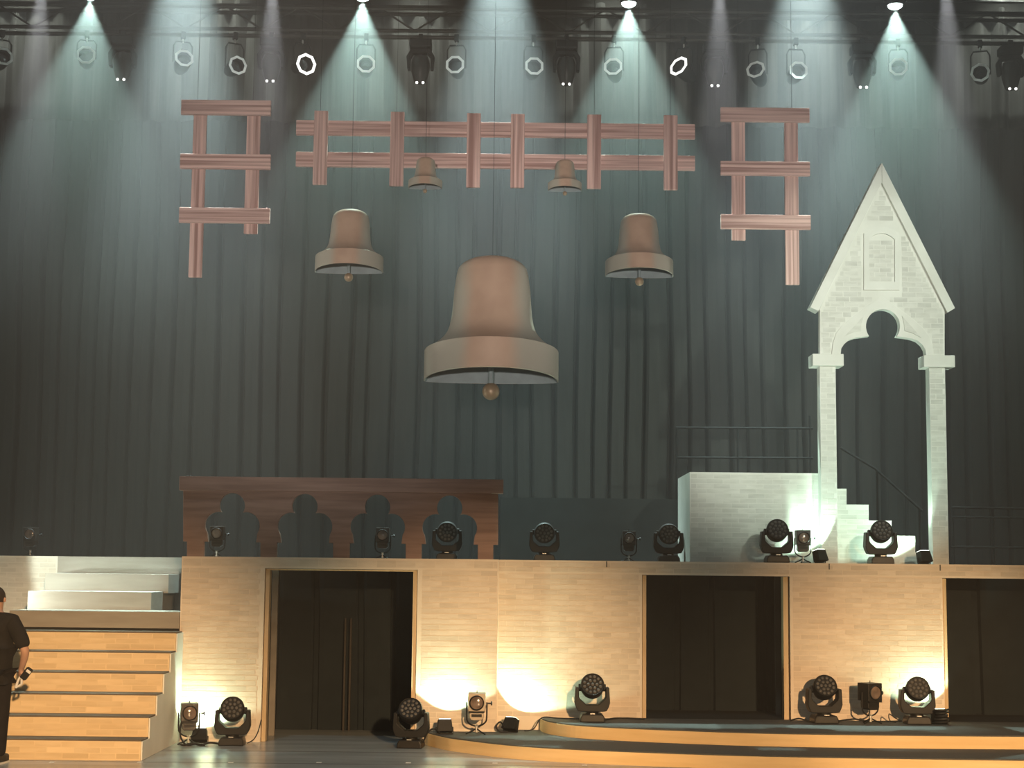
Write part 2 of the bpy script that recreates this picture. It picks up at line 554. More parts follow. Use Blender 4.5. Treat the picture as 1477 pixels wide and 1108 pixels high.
xr_ = 6.9
fr1 = [(617, 1057), (640, 1062.5), (662, 1066), (730, 1074), (811, 1079.5), (940, 1085), (1100, 1090), (1300, 1093.5), (1477, 1096), (1640, 1098)]
arc_platform(fr1, 0.0, P1, [(xr_, YR - 0.002), (xb + 0.004, YR - 0.002), (xb + 0.004, YL - 0.002), (at(612, 1050, YL).x, YL - 0.002)], 'curved_platform',
             'low curved plywood platform with dark carpet resting on the stage floor', 0.012)
fr2 = [(779, 1035), (783, 1038), (797, 1041.5), (838, 1046.3), (940, 1051.5), (1100, 1057), (1300, 1060), (1477, 1061.5), (1640, 1063)]
arc_platform(fr2, P1, P2, [(xr_, YR - 0.005)], 'curved_platform',
             'smaller curved plywood platform stacked on the lower one before the right wall', 0.012)

# ------------------------------------------------------------------ black drapes inside the doorways
def drape(name, x0, x1, z0, z1, Y, m, period, amp, label, cat, group=None, soft=False, seedv=1, rows=6):
    rnd = random.Random(seedv)
    prof = []
    x = x0
    while x < x1:
        w = period * rnd.uniform(0.75, 1.3)
        if soft:
            a = amp * rnd.uniform(0.5, 1.2)
            for k in range(8):
                t = k / 8
                prof.append((x + w * t, -a * (0.5 - 0.5 * math.cos(2 * math.pi * t)) ** 0.8))
        else:
            a = amp * rnd.uniform(0.8, 1.2)
            for t, d in ((0, 0), (0.03, -0.85), (0.12, -1.0), (0.5, -1.04), (0.82, -0.98), (0.87, -0.85), (0.89, 0)):
                prof.append((x + w * t, a * d))
        x += w
    prof.append((x1, 0))
    mb = MB()
    n = len(prof)
    ph = rnd.uniform(0, 6)
    for r in range(rows):
        z = z0 + (z1 - z0) * r / (rows - 1)
        for i, (px, d) in enumerate(prof):
            mb.v.append(Vector((px + 0.02 * math.sin(z * 0.9 + px * 1.7 + ph), Y + d * (1 + 0.15 * math.sin(z * 1.3 + px)), z)))
    for r in range(rows - 1):
        for i in range(n - 1):
            mb.f.append((r * n + i, r * n + i + 1, (r + 1) * n + i + 1, (r + 1) * n + i))
    o = mb.build(name, m, world=True, origin=((x0 + x1) / 2, Y, z0), smooth=soft)
    sd = o.modifiers.new('cloth', 'SOLIDIFY')
    sd.thickness = 0.006
    return tag(o, label, cat, group)


door_drape = drape('door_curtain', d1a - 0.5, d1b + 0.4, 0.0, DECK - 0.14, 1.35, MT['black'], 0.5, 0.06, 'black curtain hung inside the doorway under the brown arcade', 'curtain', seedv=3)
drape('door_curtain', d2a - 0.4, d2b + 0.45, P2, DECK - 0.14, 1.35, MT['black'], 0.5, 0.06, 'black curtain hung inside the doorway between the brick panels on the upper step', 'curtain', seedv=4)
drape('door_curtain', xd_ + 0.02, xf_ + 0.2, P2, DECK - 0.14, 1.15, MT['black'], 0.6, 0.05, 'black curtain filling the doorway to the right of the tower', 'curtain', seedv=5)
# pale uprights glimpsed in the openings
for px0, px1, py0, py1, lab in ((393, 402, 826, 1052, 'tall grey upright batten just inside the arcade doorway'),
                                (497, 500, 892, 1040, 'thin brown upright batten deep inside the arcade doorway, toward the steps'),
                                (505, 508, 892, 1040, 'thin brown upright batten deep inside the arcade doorway, toward the tower')):
    Yb = 0.55 if px0 < 400 else 1.2
    a, b = at(px0, py0, Yb), at(px1, py1, Yb)
    o = MB().box(a.x, a.x + (px1 - px0) * 0.0077, Yb, Yb + 0.05, 0, a.z if Yb > 1 else DECK - 0.12).build(
        'upright_batten', mat('batten_paint', (0.24, 0.21, 0.17) if Yb < 1 else (0.04, 0.032, 0.024)), world=True, origin=(a.x, Yb, 0), bevel=0.004)
    tag(o, lab, 'batten')
p0, p1 = at(1118, 900, 0.75), at(1127, 900, 0.75)
for k, (x0, x1, c) in enumerate(((p0.x, p0.x + 0.06, 0.10), (p0.x + 0.075, p0.x + 0.12, 0.05))):
    o = MB().box(x0, x1, 0.75 + 0.03 * k, 0.8 + 0.03 * k, P2, DECK - 0.12).build('upright_batten', mat('grey_leg_paint', (c, c, c * 0.9)), world=True, origin=(x0, 0.75, P2), bevel=0.004)
    tag(o, ('wide grey upright strip beside the wooden jamb of the middle doorway', 'narrow dark upright strip beside the wooden jamb of the middle doorway')[k], 'batten')

# ------------------------------------------------------------------ lower staircase
RUN = 0.30
YS0 = YL - 6 * RUN - 0.03
sx1 = at(203, 1080, YS0).x
sx0 = at(2, 1080, YS0).x - 1.2
st = thing('lower_staircase', ((sx0 + sx1) / 2, YS0, 0), 'flight of six wooden steps with brick-pattern risers beside the portal wall', 'staircase')
RH = 1.18 / 6
for k in range(6):
    y0 = YS0 + k * RUN
    z1 = RH * (k + 1)
    s = MB().box(sx0, sx1, y0, y0 + RUN + (0.0 if k < 5 else 0.03), 0.0 if k == 0 else 0.0, z1 - 0.014).build('step', MT['step_wood'], st, world=True, origin=((sx0 + sx1) / 2, y0, 0))
    MB().box(sx0, sx1 + 0.004, y0 + 0.004, y0 + RUN + 0.004, z1 - 0.014, z1).build('tread', MT['tread'], s, world=True)
    vis = at(-60, 1000, y0).x
    bricks(s, vis, sx1 - 0.01, RH * k + 0.012, z1 - 0.018, y0, MT['step_brick'], bh=0.062, bl=0.26)
# pale side panel of the flight
side = [(YS0 + 0.01, 0.002), (YL - 0.005, 0.002), (YL - 0.005, 1.175)]
sp = [(YS0 + 0.012, RH - 0.016)]
for k in range(1, 6):
    sp += [(YS0 + k * RUN + 0.012, RH * k - 0.016), (YS0 + k * RUN + 0.012, RH * (k + 1) - 0.016)]
poly = side[:2] + [(YL - 0.005, RH * 6 - 0.016)] + sp[::-1]
mbx = MB()
n = len(poly)
mbx.add([(sx1 + 0.0015, y, z) for y, z in poly] + [(sx1 + 0.014, y, z) for y, z in poly],
        [tuple(range(n)), tuple(range(2 * n - 1, n - 1, -1))] + [(i, (i + 1) % n, (i + 1) % n + n, i + n) for i in range(n)])
mbx.build('side_panel', MT['white'], st, world=True)

# ------------------------------------------------------------------ upper staircase (grey)
ux0 = at(15, 890, -0.06).x
up = thing('upper_staircase', ((ux0 + xa) / 2, 0.0, 1.18), 'grey painted landing and three deep steps climbing behind the wooden flight', 'staircase')
RU = (DECK - 1.18) / 4
MB().box(ux0, xa - 0.012, YL + 0.02, 0.62, 1.205, 1.18 + RU).build('landing', MT['brown_step'], up, world=True)
MB().box(ux0 - 0.0, xa - 0.012, YL + 0.08, 1.9, 0.0, 1.2).build('plinth', MT['black_flat'], up, world=True)
a2, b2 = at(40, 865, 0.6).x, at(218, 865, 0.6).x
MB().box(a2, b2, 0.6, 1.9, 1.18 + RU - 0.02, 1.18 + 2 * RU).build('step', MT['grey_step'], up, world=True)
a3, b3 = at(65, 840, 1.25).x, at(243, 840, 1.25).x
MB().box(a3, b3, 1.25, 1.92, 1.18 + 2 * RU - 0.02, 1.18 + 3 * RU).build('step', MT['grey_step'], up, world=True)
a4 = at(83, 815, 1.88).x
MB().box(a4, at(262, 815, 1.88).x + 0.15, 1.88, 1.93, 1.18, DECK).build('step', MT['grey_step'], up, world=True)
bw = MB().box(xl_, a4 - 0.004, 1.9, 1.96, 0, DECK).build('wall_stair_back', MT['white'], world=True, origin=((xl_ + a4) / 2, 1.9, 0))
tag(bw, 'pale panel wall behind the upper steps', 'wall', kind='structure')
bricks(bw, at(-10, 830, 1.9).x, a4 - 0.02, 1.25, DECK - 0.02, 1.9, MT['white_brick'])

# ------------------------------------------------------------------ brown trefoil arcade on the deck
YA = 0.10


def slope(x, y):
    return y + 0.0108 * (x - 335)


ar = thing('trefoil_arcade', (at(490, 800, YA).x, YA, DECK), 'dark brown timber arcade of four trefoil openings standing on the portal wall', 'arcade')
pts = [(264, 707), (264, 782), (269.5, 782), (269.5, 803), (294.5, 803)]
for xc in (335.0, 439.8, 544.6, 648.6):
    L = [(-40.5, 803), (-40.5, 782), (-34.3, 782)]
    for k in range(11):
        a = math.radians(145 + (285 - 145) * k / 10)
        L.append((-20 + 19.5 * math.cos(a), 758 - 19.5 * math.sin(a) * -1 if False else 758 + 19.5 * math.sin(a)))
    T = []
    for k in range(17):
        a = math.radians(205 - (205 + 25) * k / 16)
        T.append((18.3 * math.cos(a), 729.5 - 18.3 * math.sin(a)))
    Rr = [(-x, y) for x, y in L[::-1]]
    pts += [(xc + x, y) for x, y in L + T + Rr]
pts += [(711.5, 803), (711.5, 782), (718.5, 782), (718.5, 707)]
out = []
for x, y in pts:
    X, Z = XZ(x, slope(x, y), YA)
    out.append((X, DECK if y >= 803 else Z))
clean = [out[0]]
for q in out[1:]:
    if (Vector(q) - Vector(clean[-1])).length > 1e-4:
        clean.append(q)
MB().prism(clean, YA, YA + 0.06).build('arch_panel', MT['brown'], ar, world=True, bevel=0.004)
c0, c1 = XZ(260, slope(260, 688), YA), XZ(726, slope(726, 708), YA)
MB().box(c0[0], c1[0], YA - 0.05, YA + 0.10, (c0[1] + XZ(260, slope(260, 708), YA)[1]) / 2 - 0.08, c0[1]).build('top_rail', MT['brown'], ar, world=True, bevel=0.006)

# ------------------------------------------------------------------ white block, side steps and gabled tower on the deck
YB = 1.0
b0, b1 = at(995, 745, YB), at(1186, 745, YB)
bz = at(1090, 682, YB).z
wb = thing('brick_block', ((b0.x + b1.x) / 2, YB, DECK), 'white brick block standing on the deck beside the tower', 'block')
body = MB().box(b0.x, b1.x, YB, YB + 1.35, DECK, bz).build('body', MT['white'], wb, world=True)
bricks(wb, b0.x + 0.01, b1.x - 0.03, DECK + 0.01, bz - 0.02, YB, MT['white_brick'])

ss = thing('side_steps', (at(1270, 800, YB).x, YB, DECK), 'white stepped stair profile descending inside the tower', 'stairs')
pr = [(1200, 814), (1200, 705), (1221, 705), (1221, 728), (1253, 728), (1253, 751), (1286, 751), (1286, 773), (1320, 773), (1320, 797), (1345, 797), (1345, 814)]
pp = [XZ(x, y, YB) for x, y in pr]
pp = [(x, DECK if i in (0, len(pp) - 1) else z) for i, (x, z) in enumerate(pp)]
for i in range(1, len(pp) - 1, 2):
    zz = (pp[i][1] + pp[i + 1][1]) / 2
    pp[i], pp[i + 1] = (pp[i][0], zz), (pp[i + 1][0], zz)
MB().prism(pp, YB, YB + 0.9).build('stringer', MT['white'], ss, world=True)


def in_steps(x, z):
    for i in range(1, len(pp) - 1, 2):
        if x <= pp[i + 1][0]:
            return z < pp[i][1] - 0.01
    return False


bricks(ss, pp[0][0] + 0.01, pp[-1][0] - 0.02, DECK + 0.01, pp[1][1] - 0.02, YB, MT['white_brick'], inside=in_steps)

YT = 0.72
tw = thing('gabled_tower', (at(1273, 812, YT).x, YT, DECK), 'white brick gabled tower with trefoil arch on two tall columns', 'tower')


def T(pts):
    return [XZ(x, y, YT) for x, y in pts]


for (xa_, xb_, yt) in ((1184, 1207, 528), (1343, 1366, 529.5)):
    l = XZ(xa_, 670, YT)[0]
    r = XZ(xb_, 670, YT)[0]
    zt = XZ(xa_, yt, YT)[1]
    c = MB().box(l, r, YT, YT + 0.18, DECK, zt).build('column', MT['white'], tw, world=True, origin=((l + r) / 2, YT, DECK), bevel=0.004)
    bricks(c, l + 0.004, r - 0.004, DECK + 0.01, zt - 0.01, YT, MT['white_brick'], bh=0.062, bl=0.17)
for (xa_, xb_, y0, y1) in ((1171, 1216, 511, 528.5), (1331, 1376, 513, 530.5)):
    l, zt = XZ(xa_, y0, YT)
    r, zb = XZ(xb_, y1, YT)
    MB().box(l, r, YT - 0.05, YT + 0.23, zb, zt).build('capital', MT['white'], tw, world=True, bevel=0.006)
cx_, cy_, cr_ = 1273, 471, 24.5
arch_l = [(1212, 512), (1213, 503), (1217, 497), (1224, 491), (1234, 487.5), (1251, 485.5)]
arch_r = [(1294.6, 486), (1313, 488.5), (1323, 492), (1330, 498), (1334, 505), (1335, 513.5)]
circ = []
for k in range(25):
    a = math.radians(216 - (216 + 36) * k / 24)
    circ.append((cx_ + cr_ * math.cos(a), cy_ - cr_ * math.sin(a)))
gable = [(1182.5, 511), (1182.5, 446), (1270.6, 262), (1362.5, 448), (1362.5, 513)]
MB().prism(T(arch_l + circ + arch_r + gable[::-1]), YT, YT + 0.10).build('gable_panel', MT['white'], tw, world=True)
gp = tw.children[-1]
# raised arch band
band_o = [(1199, 512), (1201, 495), (1206, 480), (1214, 470), (1225, 460), (1245, 445), (1271, 427.5), (1297, 446), (1318, 462), (1331, 474), (1339, 484), (1344, 497), (1346, 513)]
MB().prism(T(arch_l + circ + arch_r + band_o[::-1]), YT - 0.022, YT + 0.002).build('arch_band', MT['white'], tw, world=True, bevel=0.003)
for tri in ([(1217, 486), (1228, 475), (1246, 455), (1242, 468), (1241, 478), (1230, 480)], [(1328, 488), (1318, 476), (1300, 456), (1303, 468), (1304, 478), (1315, 481)]):
    MB().prism(T(tri), YT - 0.034, YT - 0.021).build('spandrel', MT['white_brick'], tw, world=True, bevel=0.002)
# rafters
MB().prism(T([(1270.6, 236), (1270.6, 265), (1179.7, 450), (1167.5, 444)]), YT - 0.05, YT + 0.16).build('rafter', MT['white'], tw, world=True, bevel=0.005)
MB().prism(T([(1270.8, 236), (1376, 445.5), (1365, 452), (1270.8, 265)]), YT - 0.05, YT + 0.16).build('rafter', MT['white'], tw, world=True, bevel=0.005)


# blind window in the gable
def win(x0, x1, yb, ys, yt):
    m_ = (x0 + x1) / 2
    o_ = [(x0, yb), (x0, ys)]
    for k in range(1, 8):
        t = k / 8
        o_.append((x0 + (x1 - x0) * t, ys - (ys - yt) * math.sin(math.pi * t) ** 0.8))
    return o_ + [(x1, ys), (x1, yb)]


ow, iw = win(1245.5, 1296.6, 418.7, 337, 328), win(1253, 1290, 407, 346, 337)
MB().prism(T(ow) + [T(ow)[0]] + [T(iw)[0]] + T(iw)[::-1], YT - 0.026, YT + 0.002) if False else None
fr = MB()
to, ti = T(ow), T(iw)
nn = len(to)
for i in range(nn):
    j = (i + 1) % nn
    q = [to[i], to[j], ti[j], ti[i]]
    fr.prism(q, YT - 0.026, YT + 0.002)
wf = fr.build('window_frame', MT['white'], tw, world=True)


def in_gable(x, z):
    ok = False
    poly_ = G_IN
    for i in range(len(poly_)):
        (xi, zi), (xj, zj) = poly_[i], poly_[i - 1]
        if (zi > z) != (zj > z) and x < (xj - xi) * (z - zi) / (zj - zi) + xi:
            ok = not ok
    return ok and not (WX0 < x < WX1 and WZ0 < z < WZ1)


G_IN = T(band_o + [(1361.5, 512), (1361, 449), (1271, 268), (1184, 447), (1184, 510)])
WX0, WZ0 = XZ(1243, 421, YT)
WX1, WZ1 = XZ(1299, 326, YT)
bricks(tw, WX0 - 0.8, WX1 + 0.8, XZ(1271, 510, YT)[1], XZ(1271, 275, YT)[1], YT, MT['white_brick'], inside=in_gable, bh=0.06, bl=0.17)
ix0, iz0 = XZ(1254, 406, YT)
ix1, iz1 = XZ(1289, 347, YT)
bricks(wf, ix0, ix1, iz0, iz1, YT, MT['white_brick'], bh=0.055, bl=0.14)

# ------------------------------------------------------------------ bells
bell_prof = [(0.02, 200), (125, 197), (160, 185), (192, 165), (212, 140), (220, 110), (226, 70), (235, 0), (240, -80), (247, -160), (258, -220), (274, -265),
             (297, -300), (325, -330), (360, -358), (402, -384)]


def bell(px, top_y, half_w, Y, label, group=None, det=48):
    """half_w: half the lip width in photo pixels; every length follows from it"""
    k = half_w / 410.0
    cx = at(px, top_y, Y)
    s = at(px + 100, top_y, Y).x - cx.x
    u = s / 100 * k
    drop = 780 * u
    root = thing('hanging_bell', (cx.x, Y, cx.z - drop), label, 'bell', group)
    zt = drop - 200 * u
    M = lambda prof: [(r * u, zt + z * u) for r, z in prof]
    mt = patina(mat('aged_copper_paint', (0.52, 0.34, 0.245), (0.44, 0.28, 0.20), rough=0.5, metal=0.1, scale=2.5 / (u * 500), bump=0.1), 320 * u)
    full = M(bell_prof)
    zp = zt - 568 * u
    TB = Matrix.Translation((0, 0, zp)) @ Matrix.Rotation(math.radians(-6), 4, 'X') @ Matrix.Translation((0, 0, -zp))   # hung tipped a little back
    mbb = MB()
    # full round to the hall, flattened at the back
    for a0, a1, sy in ((math.pi, 2 * math.pi, 1.0), (0, math.pi, 0.12)):
        mbb.lathe(full, seg=det // 2, a0=a0, a1=a1, sy=sy, cap=False, M=TB)
    mbb.build('bell_body', mt, root, smooth=True)
    lip = M([(402, -384), (410, -386), (410, -566), (404, -570)])
    lb = MB()
    for a0, a1, sy in ((math.pi, 2 * math.pi, 1.0), (0, math.pi, 0.12)):
        lb.lathe(lip, seg=det // 2, a0=a0, a1=a1, sy=sy, cap=False, M=TB)
    lb.build('lip_band', mt, root, smooth=True)
    inn = M([(404, -570), (392, -560), (385, -400), (300, -330), (10, -300)])
    ib = MB()
    for a0, a1, sy in ((math.pi, 2 * math.pi, 0.97), (0, math.pi, 0.11)):
        ib.lathe(inn, seg=det // 2, a0=a0, a1=a1, sy=sy, cap=False, M=TB)
    ib.build('inner_wall', MT['bell_in'], root, smooth=True)
    cl = MB().tube([(0, -0.1 * u * 400, zt - 310 * u), (0, -0.1 * u * 400, zt - 615 * u)], 17 * u, 10)
    c = cl.build('clapper_rod', MT['bell_in'], root, smooth=True)
    ball = [(53 * math.sin(math.pi * i / 12) + 0.01, -632 - 53 * math.cos(math.pi * i / 12)) for i in range(13)]
    MB().lathe(M(ball), seg=20, M=Matrix.Translation((0, -0.1 * u * 400, 0))).build('clapper_ball', MT['ball'], root, smooth=True)
    MB().tube([(0, 75 * u, drop - 8 * u), (0, 75 * u, 10.1 - root.location.z)], 0.003, 5).build('suspension_wire', MT['cable'], root)
    return root


MT['bell_in'] = mat('grey_blue_bell_lining', (0.24, 0.265, 0.265), (0.19, 0.21, 0.21), rough=0.5)
MT['ball'] = mat('clapper_copper', (0.40, 0.27, 0.17), (0.30, 0.2, 0.13), rough=0.4, metal=0.3)
YBELL = 0.9
bell(710.5, 371.7, 96.3, 0.6, 'large copper bell hanging lowest, in the centre of the five bells', 'hanging copper bells', 64)
bell(505.5, 303, 49, YBELL, 'mid-sized copper bell hanging beside the large bell, toward the stairs', 'hanging copper bells')
bell(922, 309, 49, YBELL, 'mid-sized copper bell hanging beside the large bell, toward the tower', 'hanging copper bells')
bell(614, 227.5, 24.5, 1.05, 'small copper bell before the timber rack, toward the stairs', 'hanging copper bells', 32)
bell(815, 231, 24.5, 1.05, 'small copper bell before the timber rack, toward the tower', 'hanging copper bells', 32)

# ------------------------------------------------------------------ hanging timber frames
YF = 1.6


def plank(parent, name, x0, x1, y0, y1, Ya, Yb, m):
    """pixel box -> plank mesh; the left and right pixel ends share the plank's height"""
    xm, ym = (x0 + x1) / 2, (y0 + y1) / 2
    l, r = at(x0, ym, Ya).x, at(x1, ym, Ya).x
    t, b = at(xm, y0, Ya).z, at(xm, y1, Ya).z
    o = MB().box(l, r, Ya, Yb, b, t).build(name, m, parent, world=True, origin=((l + r) / 2, (Ya + Yb) / 2, (t + b) / 2), bevel=0.006)
    return o


def hang(root, pxs, py, Y):
    for px in pxs:
        p = at(px, py, Y)
        q = Vector((p.x, Y, p.z)) - WL[root.name]
        MB().tube([q, (q.x, q.y, 10.1 - WL[root.name].z)], 0.003, 5).build('suspension_wire', MT['cable'], root)


lf = thing('timber_ladder_frame', at(323, 400, YF), 'pink-stained timber frame with its long leg toward the stairs side', 'timber frame', 'hanging ladder-shaped timber frames')
for x0, x1, y0, y1 in ((261, 390.5, 144, 165.5), (259.5, 390, 222, 243.5), (258, 389, 299.5, 321.5)):
    plank(lf, 'rail', x0, x1, y0, y1, YF, YF + 0.05, MT['beam_h'])
plank(lf, 'post', 275.5, 294.5, 160, 400, YF + 0.05, YF + 0.10, MT['beam_v'])
plank(lf, 'post', 354, 373.5, 160, 337, YF + 0.05, YF + 0.10, MT['beam_v'])
hang(lf, (285, 365), 150, YF + 0.06)
rf = thing('timber_ladder_frame', at(1104, 410, YF), 'pink-stained timber frame with its long leg toward the tower', 'timber frame', 'hanging ladder-shaped timber frames')
for x0, x1, y0, y1 in ((1039.5, 1168, 155, 175.5), (1039.5, 1168.5, 232.5, 253), (1040, 1169.5, 309.5, 330.5)):
    plank(rf, 'rail', x0, x1, y0, y1, YF, YF + 0.05, MT['beam_h'])
plank(rf, 'post', 1055.5, 1075, 170, 346.5, YF + 0.05, YF + 0.10, MT['beam_v'])
plank(rf, 'post', 1132.5, 1152, 170, 410.5, YF + 0.05, YF + 0.10, MT['beam_v'])
hang(rf, (1065, 1142), 160, YF + 0.06)
cf = thing('timber_rack', at(715, 272, YF), 'long pink-stained timber rack with six short uprights above the bells', 'timber frame')
plank(cf, 'rail', 427, 1002.5, 176, 197.3, YF, YF + 0.05, MT['beam_h'])
plank(cf, 'rail', 426.5, 1002.5, 221.5, 242.8, YF, YF + 0.05, MT['beam_h'])
for x0, x1, y0, y1 in ((452, 472, 159.5, 266), (562.5, 582.5, 161, 268), (673, 693, 163, 270), (736.5, 756.5, 164, 270.5), (847, 867, 165, 272), (957.5, 977.5, 166, 273.5)):
    plank(cf, 'post', x0, x1, y0, y1, YF - 0.05, YF, MT['beam_v'])
hang(cf, (462, 572, 857, 967), 170, YF + 0.02)

# ------------------------------------------------------------------ curtains behind
drape('backdrop_curtain', -10.5, 10.5, 0.05, at(700, 120, 7.2).z, 7.2, MT['drape'], 0.31, 0.3, 'wide black pleated backdrop curtain across the back of the stage', 'curtain', seedv=11, rows=14)
zb_ = at(738, 181, 6.3).z
drape('border_curtain', -9.5, 9.5, zb_, zb_ + 1.9, 6.3, MT['border'], 0.33, 0.16, 'short charcoal gathered border curtain hung above the backdrop, behind the lamps', 'curtain', soft=True, seedv=21, rows=8)

# black flat between arcade and block, rails in the dark
fl0, fl1 = at(722, 760, 3.0), at(1000, 760, 3.0)
o = MB().box(fl0.x, fl1.x, 3.0, 3.05, DECK, at(860, 719, 3.0).z).build('masking_flat', MT['black_flat'], world=True, origin=((fl0.x + fl1.x) / 2, 3.0, DECK))
tag(o, 'low black flat on the deck between the arcade and the white block', 'flat')


def railing(pts_px, Y, label, posts, name='hand_rail'):
    b_ = at(*posts[0], Y)
    root = thing(name, (b_.x, Y, DECK), label, 'railing')
    for seg_ in pts_px:
        MB().tube([at(x, y, Y) for x, y in seg_], 0.015, 8).build('rail', MT['steel2'], root, world=True, smooth=True)
    for x, y in posts:
        p = at(x, y, Y)
        MB().tube([(p.x, Y, DECK), (p.x, Y, p.z)], 0.014, 8).build('post', MT['steel2'], root, world=True, smooth=True)
    return root


MT['steel2'] = mat('dull_dark_pipe', (0.010, 0.010, 0.010), rough=0.9, spec=0.03)
railing([[(975, 617), (1172, 618)], [(975, 660), (1172, 661)]], 3.6, 'dark pipe railing behind the white brick block', [(976, 617), (1064, 618), (1150, 618), (1168, 600)])
railing([[(1212, 646), (1262, 676), (1330, 737)]], 2.4, 'dark sloping handrail behind the tower columns', [(1265, 679), (1326, 733)])
railing([[(1372, 732), (1560, 735)], [(1372, 746), (1560, 748)], [(1372, 789), (1560, 791)]], 3.4, 'dark pipe railing on the deck to the far side of the tower', [(1374, 732), (1432, 733), (1540, 735)])

# ------------------------------------------------------------------ floor lamps: moving heads
def make_head_lamp():
    root = thing('moving_head_lamp', (0, 0, 0), 'x', 'stage lamp', 'moving head lamps')
    # base with rounded shoulders
    MB().prism([(-0.135, 0), (0.135, 0), (0.13, 0.05), (0.11, 0.085), (-0.11, 0.085), (-0.13, 0.05)], -0.13, 0.13).build('base', MT['fixture2'], root, bevel=0.012)
    MB().lathe([(0.07, 0.08), (0.07, 0.115)], seg=20).build('pan_bearing', MT['fixture'], root, smooth=True)
    MB().box(-0.025, 0.025, -0.137, -0.128, 0.088, 0.096).build('badge', MT['grey_metal'], root)
    outer = [(-0.18, 0.365), (-0.19, 0.20), (-0.178, 0.16), (-0.155, 0.115), (-0.11, 0.108), (0.11, 0.108), (0.155, 0.115), (0.178, 0.16), (0.19, 0.20), (0.18, 0.365),
             (0.143, 0.365), (0.143, 0.262), (0.13, 0.24), (0.066, 0.182), (-0.066, 0.182), (-0.13, 0.24), (-0.143, 0.262), (-0.143, 0.365)]
    MB().prism(outer, -0.075, 0.075).build('yoke', MT['fixture'], root, bevel=0.008)
    hd = MB()
    Mh = Matrix.Rotation(math.radians(90), 4, 'X')   # lathe axis Z -> -Y
    prof = [(0.02, -0.11), (0.065, -0.11), (0.10, -0.07), (0.122, -0.01), (0.128, 0.06), (0.127, 0.10), (0.120, 0.115), (0.116, 0.112), (0.116, 0.104), (0.01, 0.104)]
    hd.lathe(prof, M=Mh, seg=28)
    hd.box(-0.147, 0.147, -0.03, 0.03, -0.03, 0.03)
    head = hd.build('head', MT['fixture'], root, origin=(0, 0, 0.358), smooth=True)
    cells = MB()
    spots_ = [(0, 0)] + [(0.046 * math.cos(math.radians(a)), 0.046 * math.sin(math.radians(a))) for a in range(0, 360, 60)] + \
             [(0.088 * math.cos(math.radians(a)), 0.088 * math.sin(math.radians(a))) for a in range(15, 375, 30)]
    for cx, cz in spots_:
        cells.lathe([(0.017, 0.103), (0.017, 0.109), (0.010, 0.114), (0.001, 0.1145)], M=Matrix.Translation((cx, 0, cz)) @ Mh, seg=10)
    tag(cells.build('led_cells', MT['cell'], head, smooth=True), kind='stuff')
    return root


mh = make_head_lamp()


def put(proto, first, loc, rz, label, group=None, tilt=0.0, scale=1.0):
    o = proto if first else copy_tree(proto)
    o.location = loc
    o.rotation_euler = (0, 0, rz)
    o.scale = (scale,) * 3
    o['label'] = label
    if group:
        o['group'] = group
    for ch in o.children:
        if ch.name.split('.')[0] in ('head', 'housing'):
            ch.rotation_euler = (tilt, 0, 0)
    return o


def on(px, Y, z):
    return Vector((at(px, 1000, Y).x, Y, z))


HG = 'moving head lamps'
spec = [(337, -0.42, 0.0, 0.05, -0.35, 'black moving head lamp on the stage floor beside the pale side panel of the steps'),
        (594, -0.50, 0.0, -0.10, -0.55, 'black moving head lamp on the floor by the doorway edge at the platform tip'),
        (854, -0.28, P2, 0.0, -0.40, 'black moving head lamp alone on the upper curved platform before the brick wall'),
        (1188, -0.15, P2, 0.05, -0.45, 'black moving head lamp on the upper platform beside the middle doorway jamb'),
        (1322, -0.15, P2, -0.05, -0.30, 'black moving head lamp on the upper platform backlit by the uplight near the far doorway')]
for i, (px, Y, z, rz, tl, lab) in enumerate(spec):
    put(mh, i == 0, on(px, Y, z), rz, lab, HG, tl)
for px, Y, lab, tl in ((1120, 0.45, 'black moving head lamp on the deck before the white block', -0.3),
                       (1270, 0.45, 'black moving head lamp on the deck between the tower columns', -0.3),
                       (785, 1.6, 'dark moving head lamp on the deck next to the brown arcade', 0.15),
                       (964, 1.6, 'dark moving head lamp on the deck next to the white block', 0.1),
                       (645, 1.6, 'dark moving head lamp seen through the arcade opening nearest the masking flat', 0.15)):
    p = at(px, 790, Y)
    put(mh, False, (p.x, Y, DECK), 0, lab, HG, tl, 0.97)


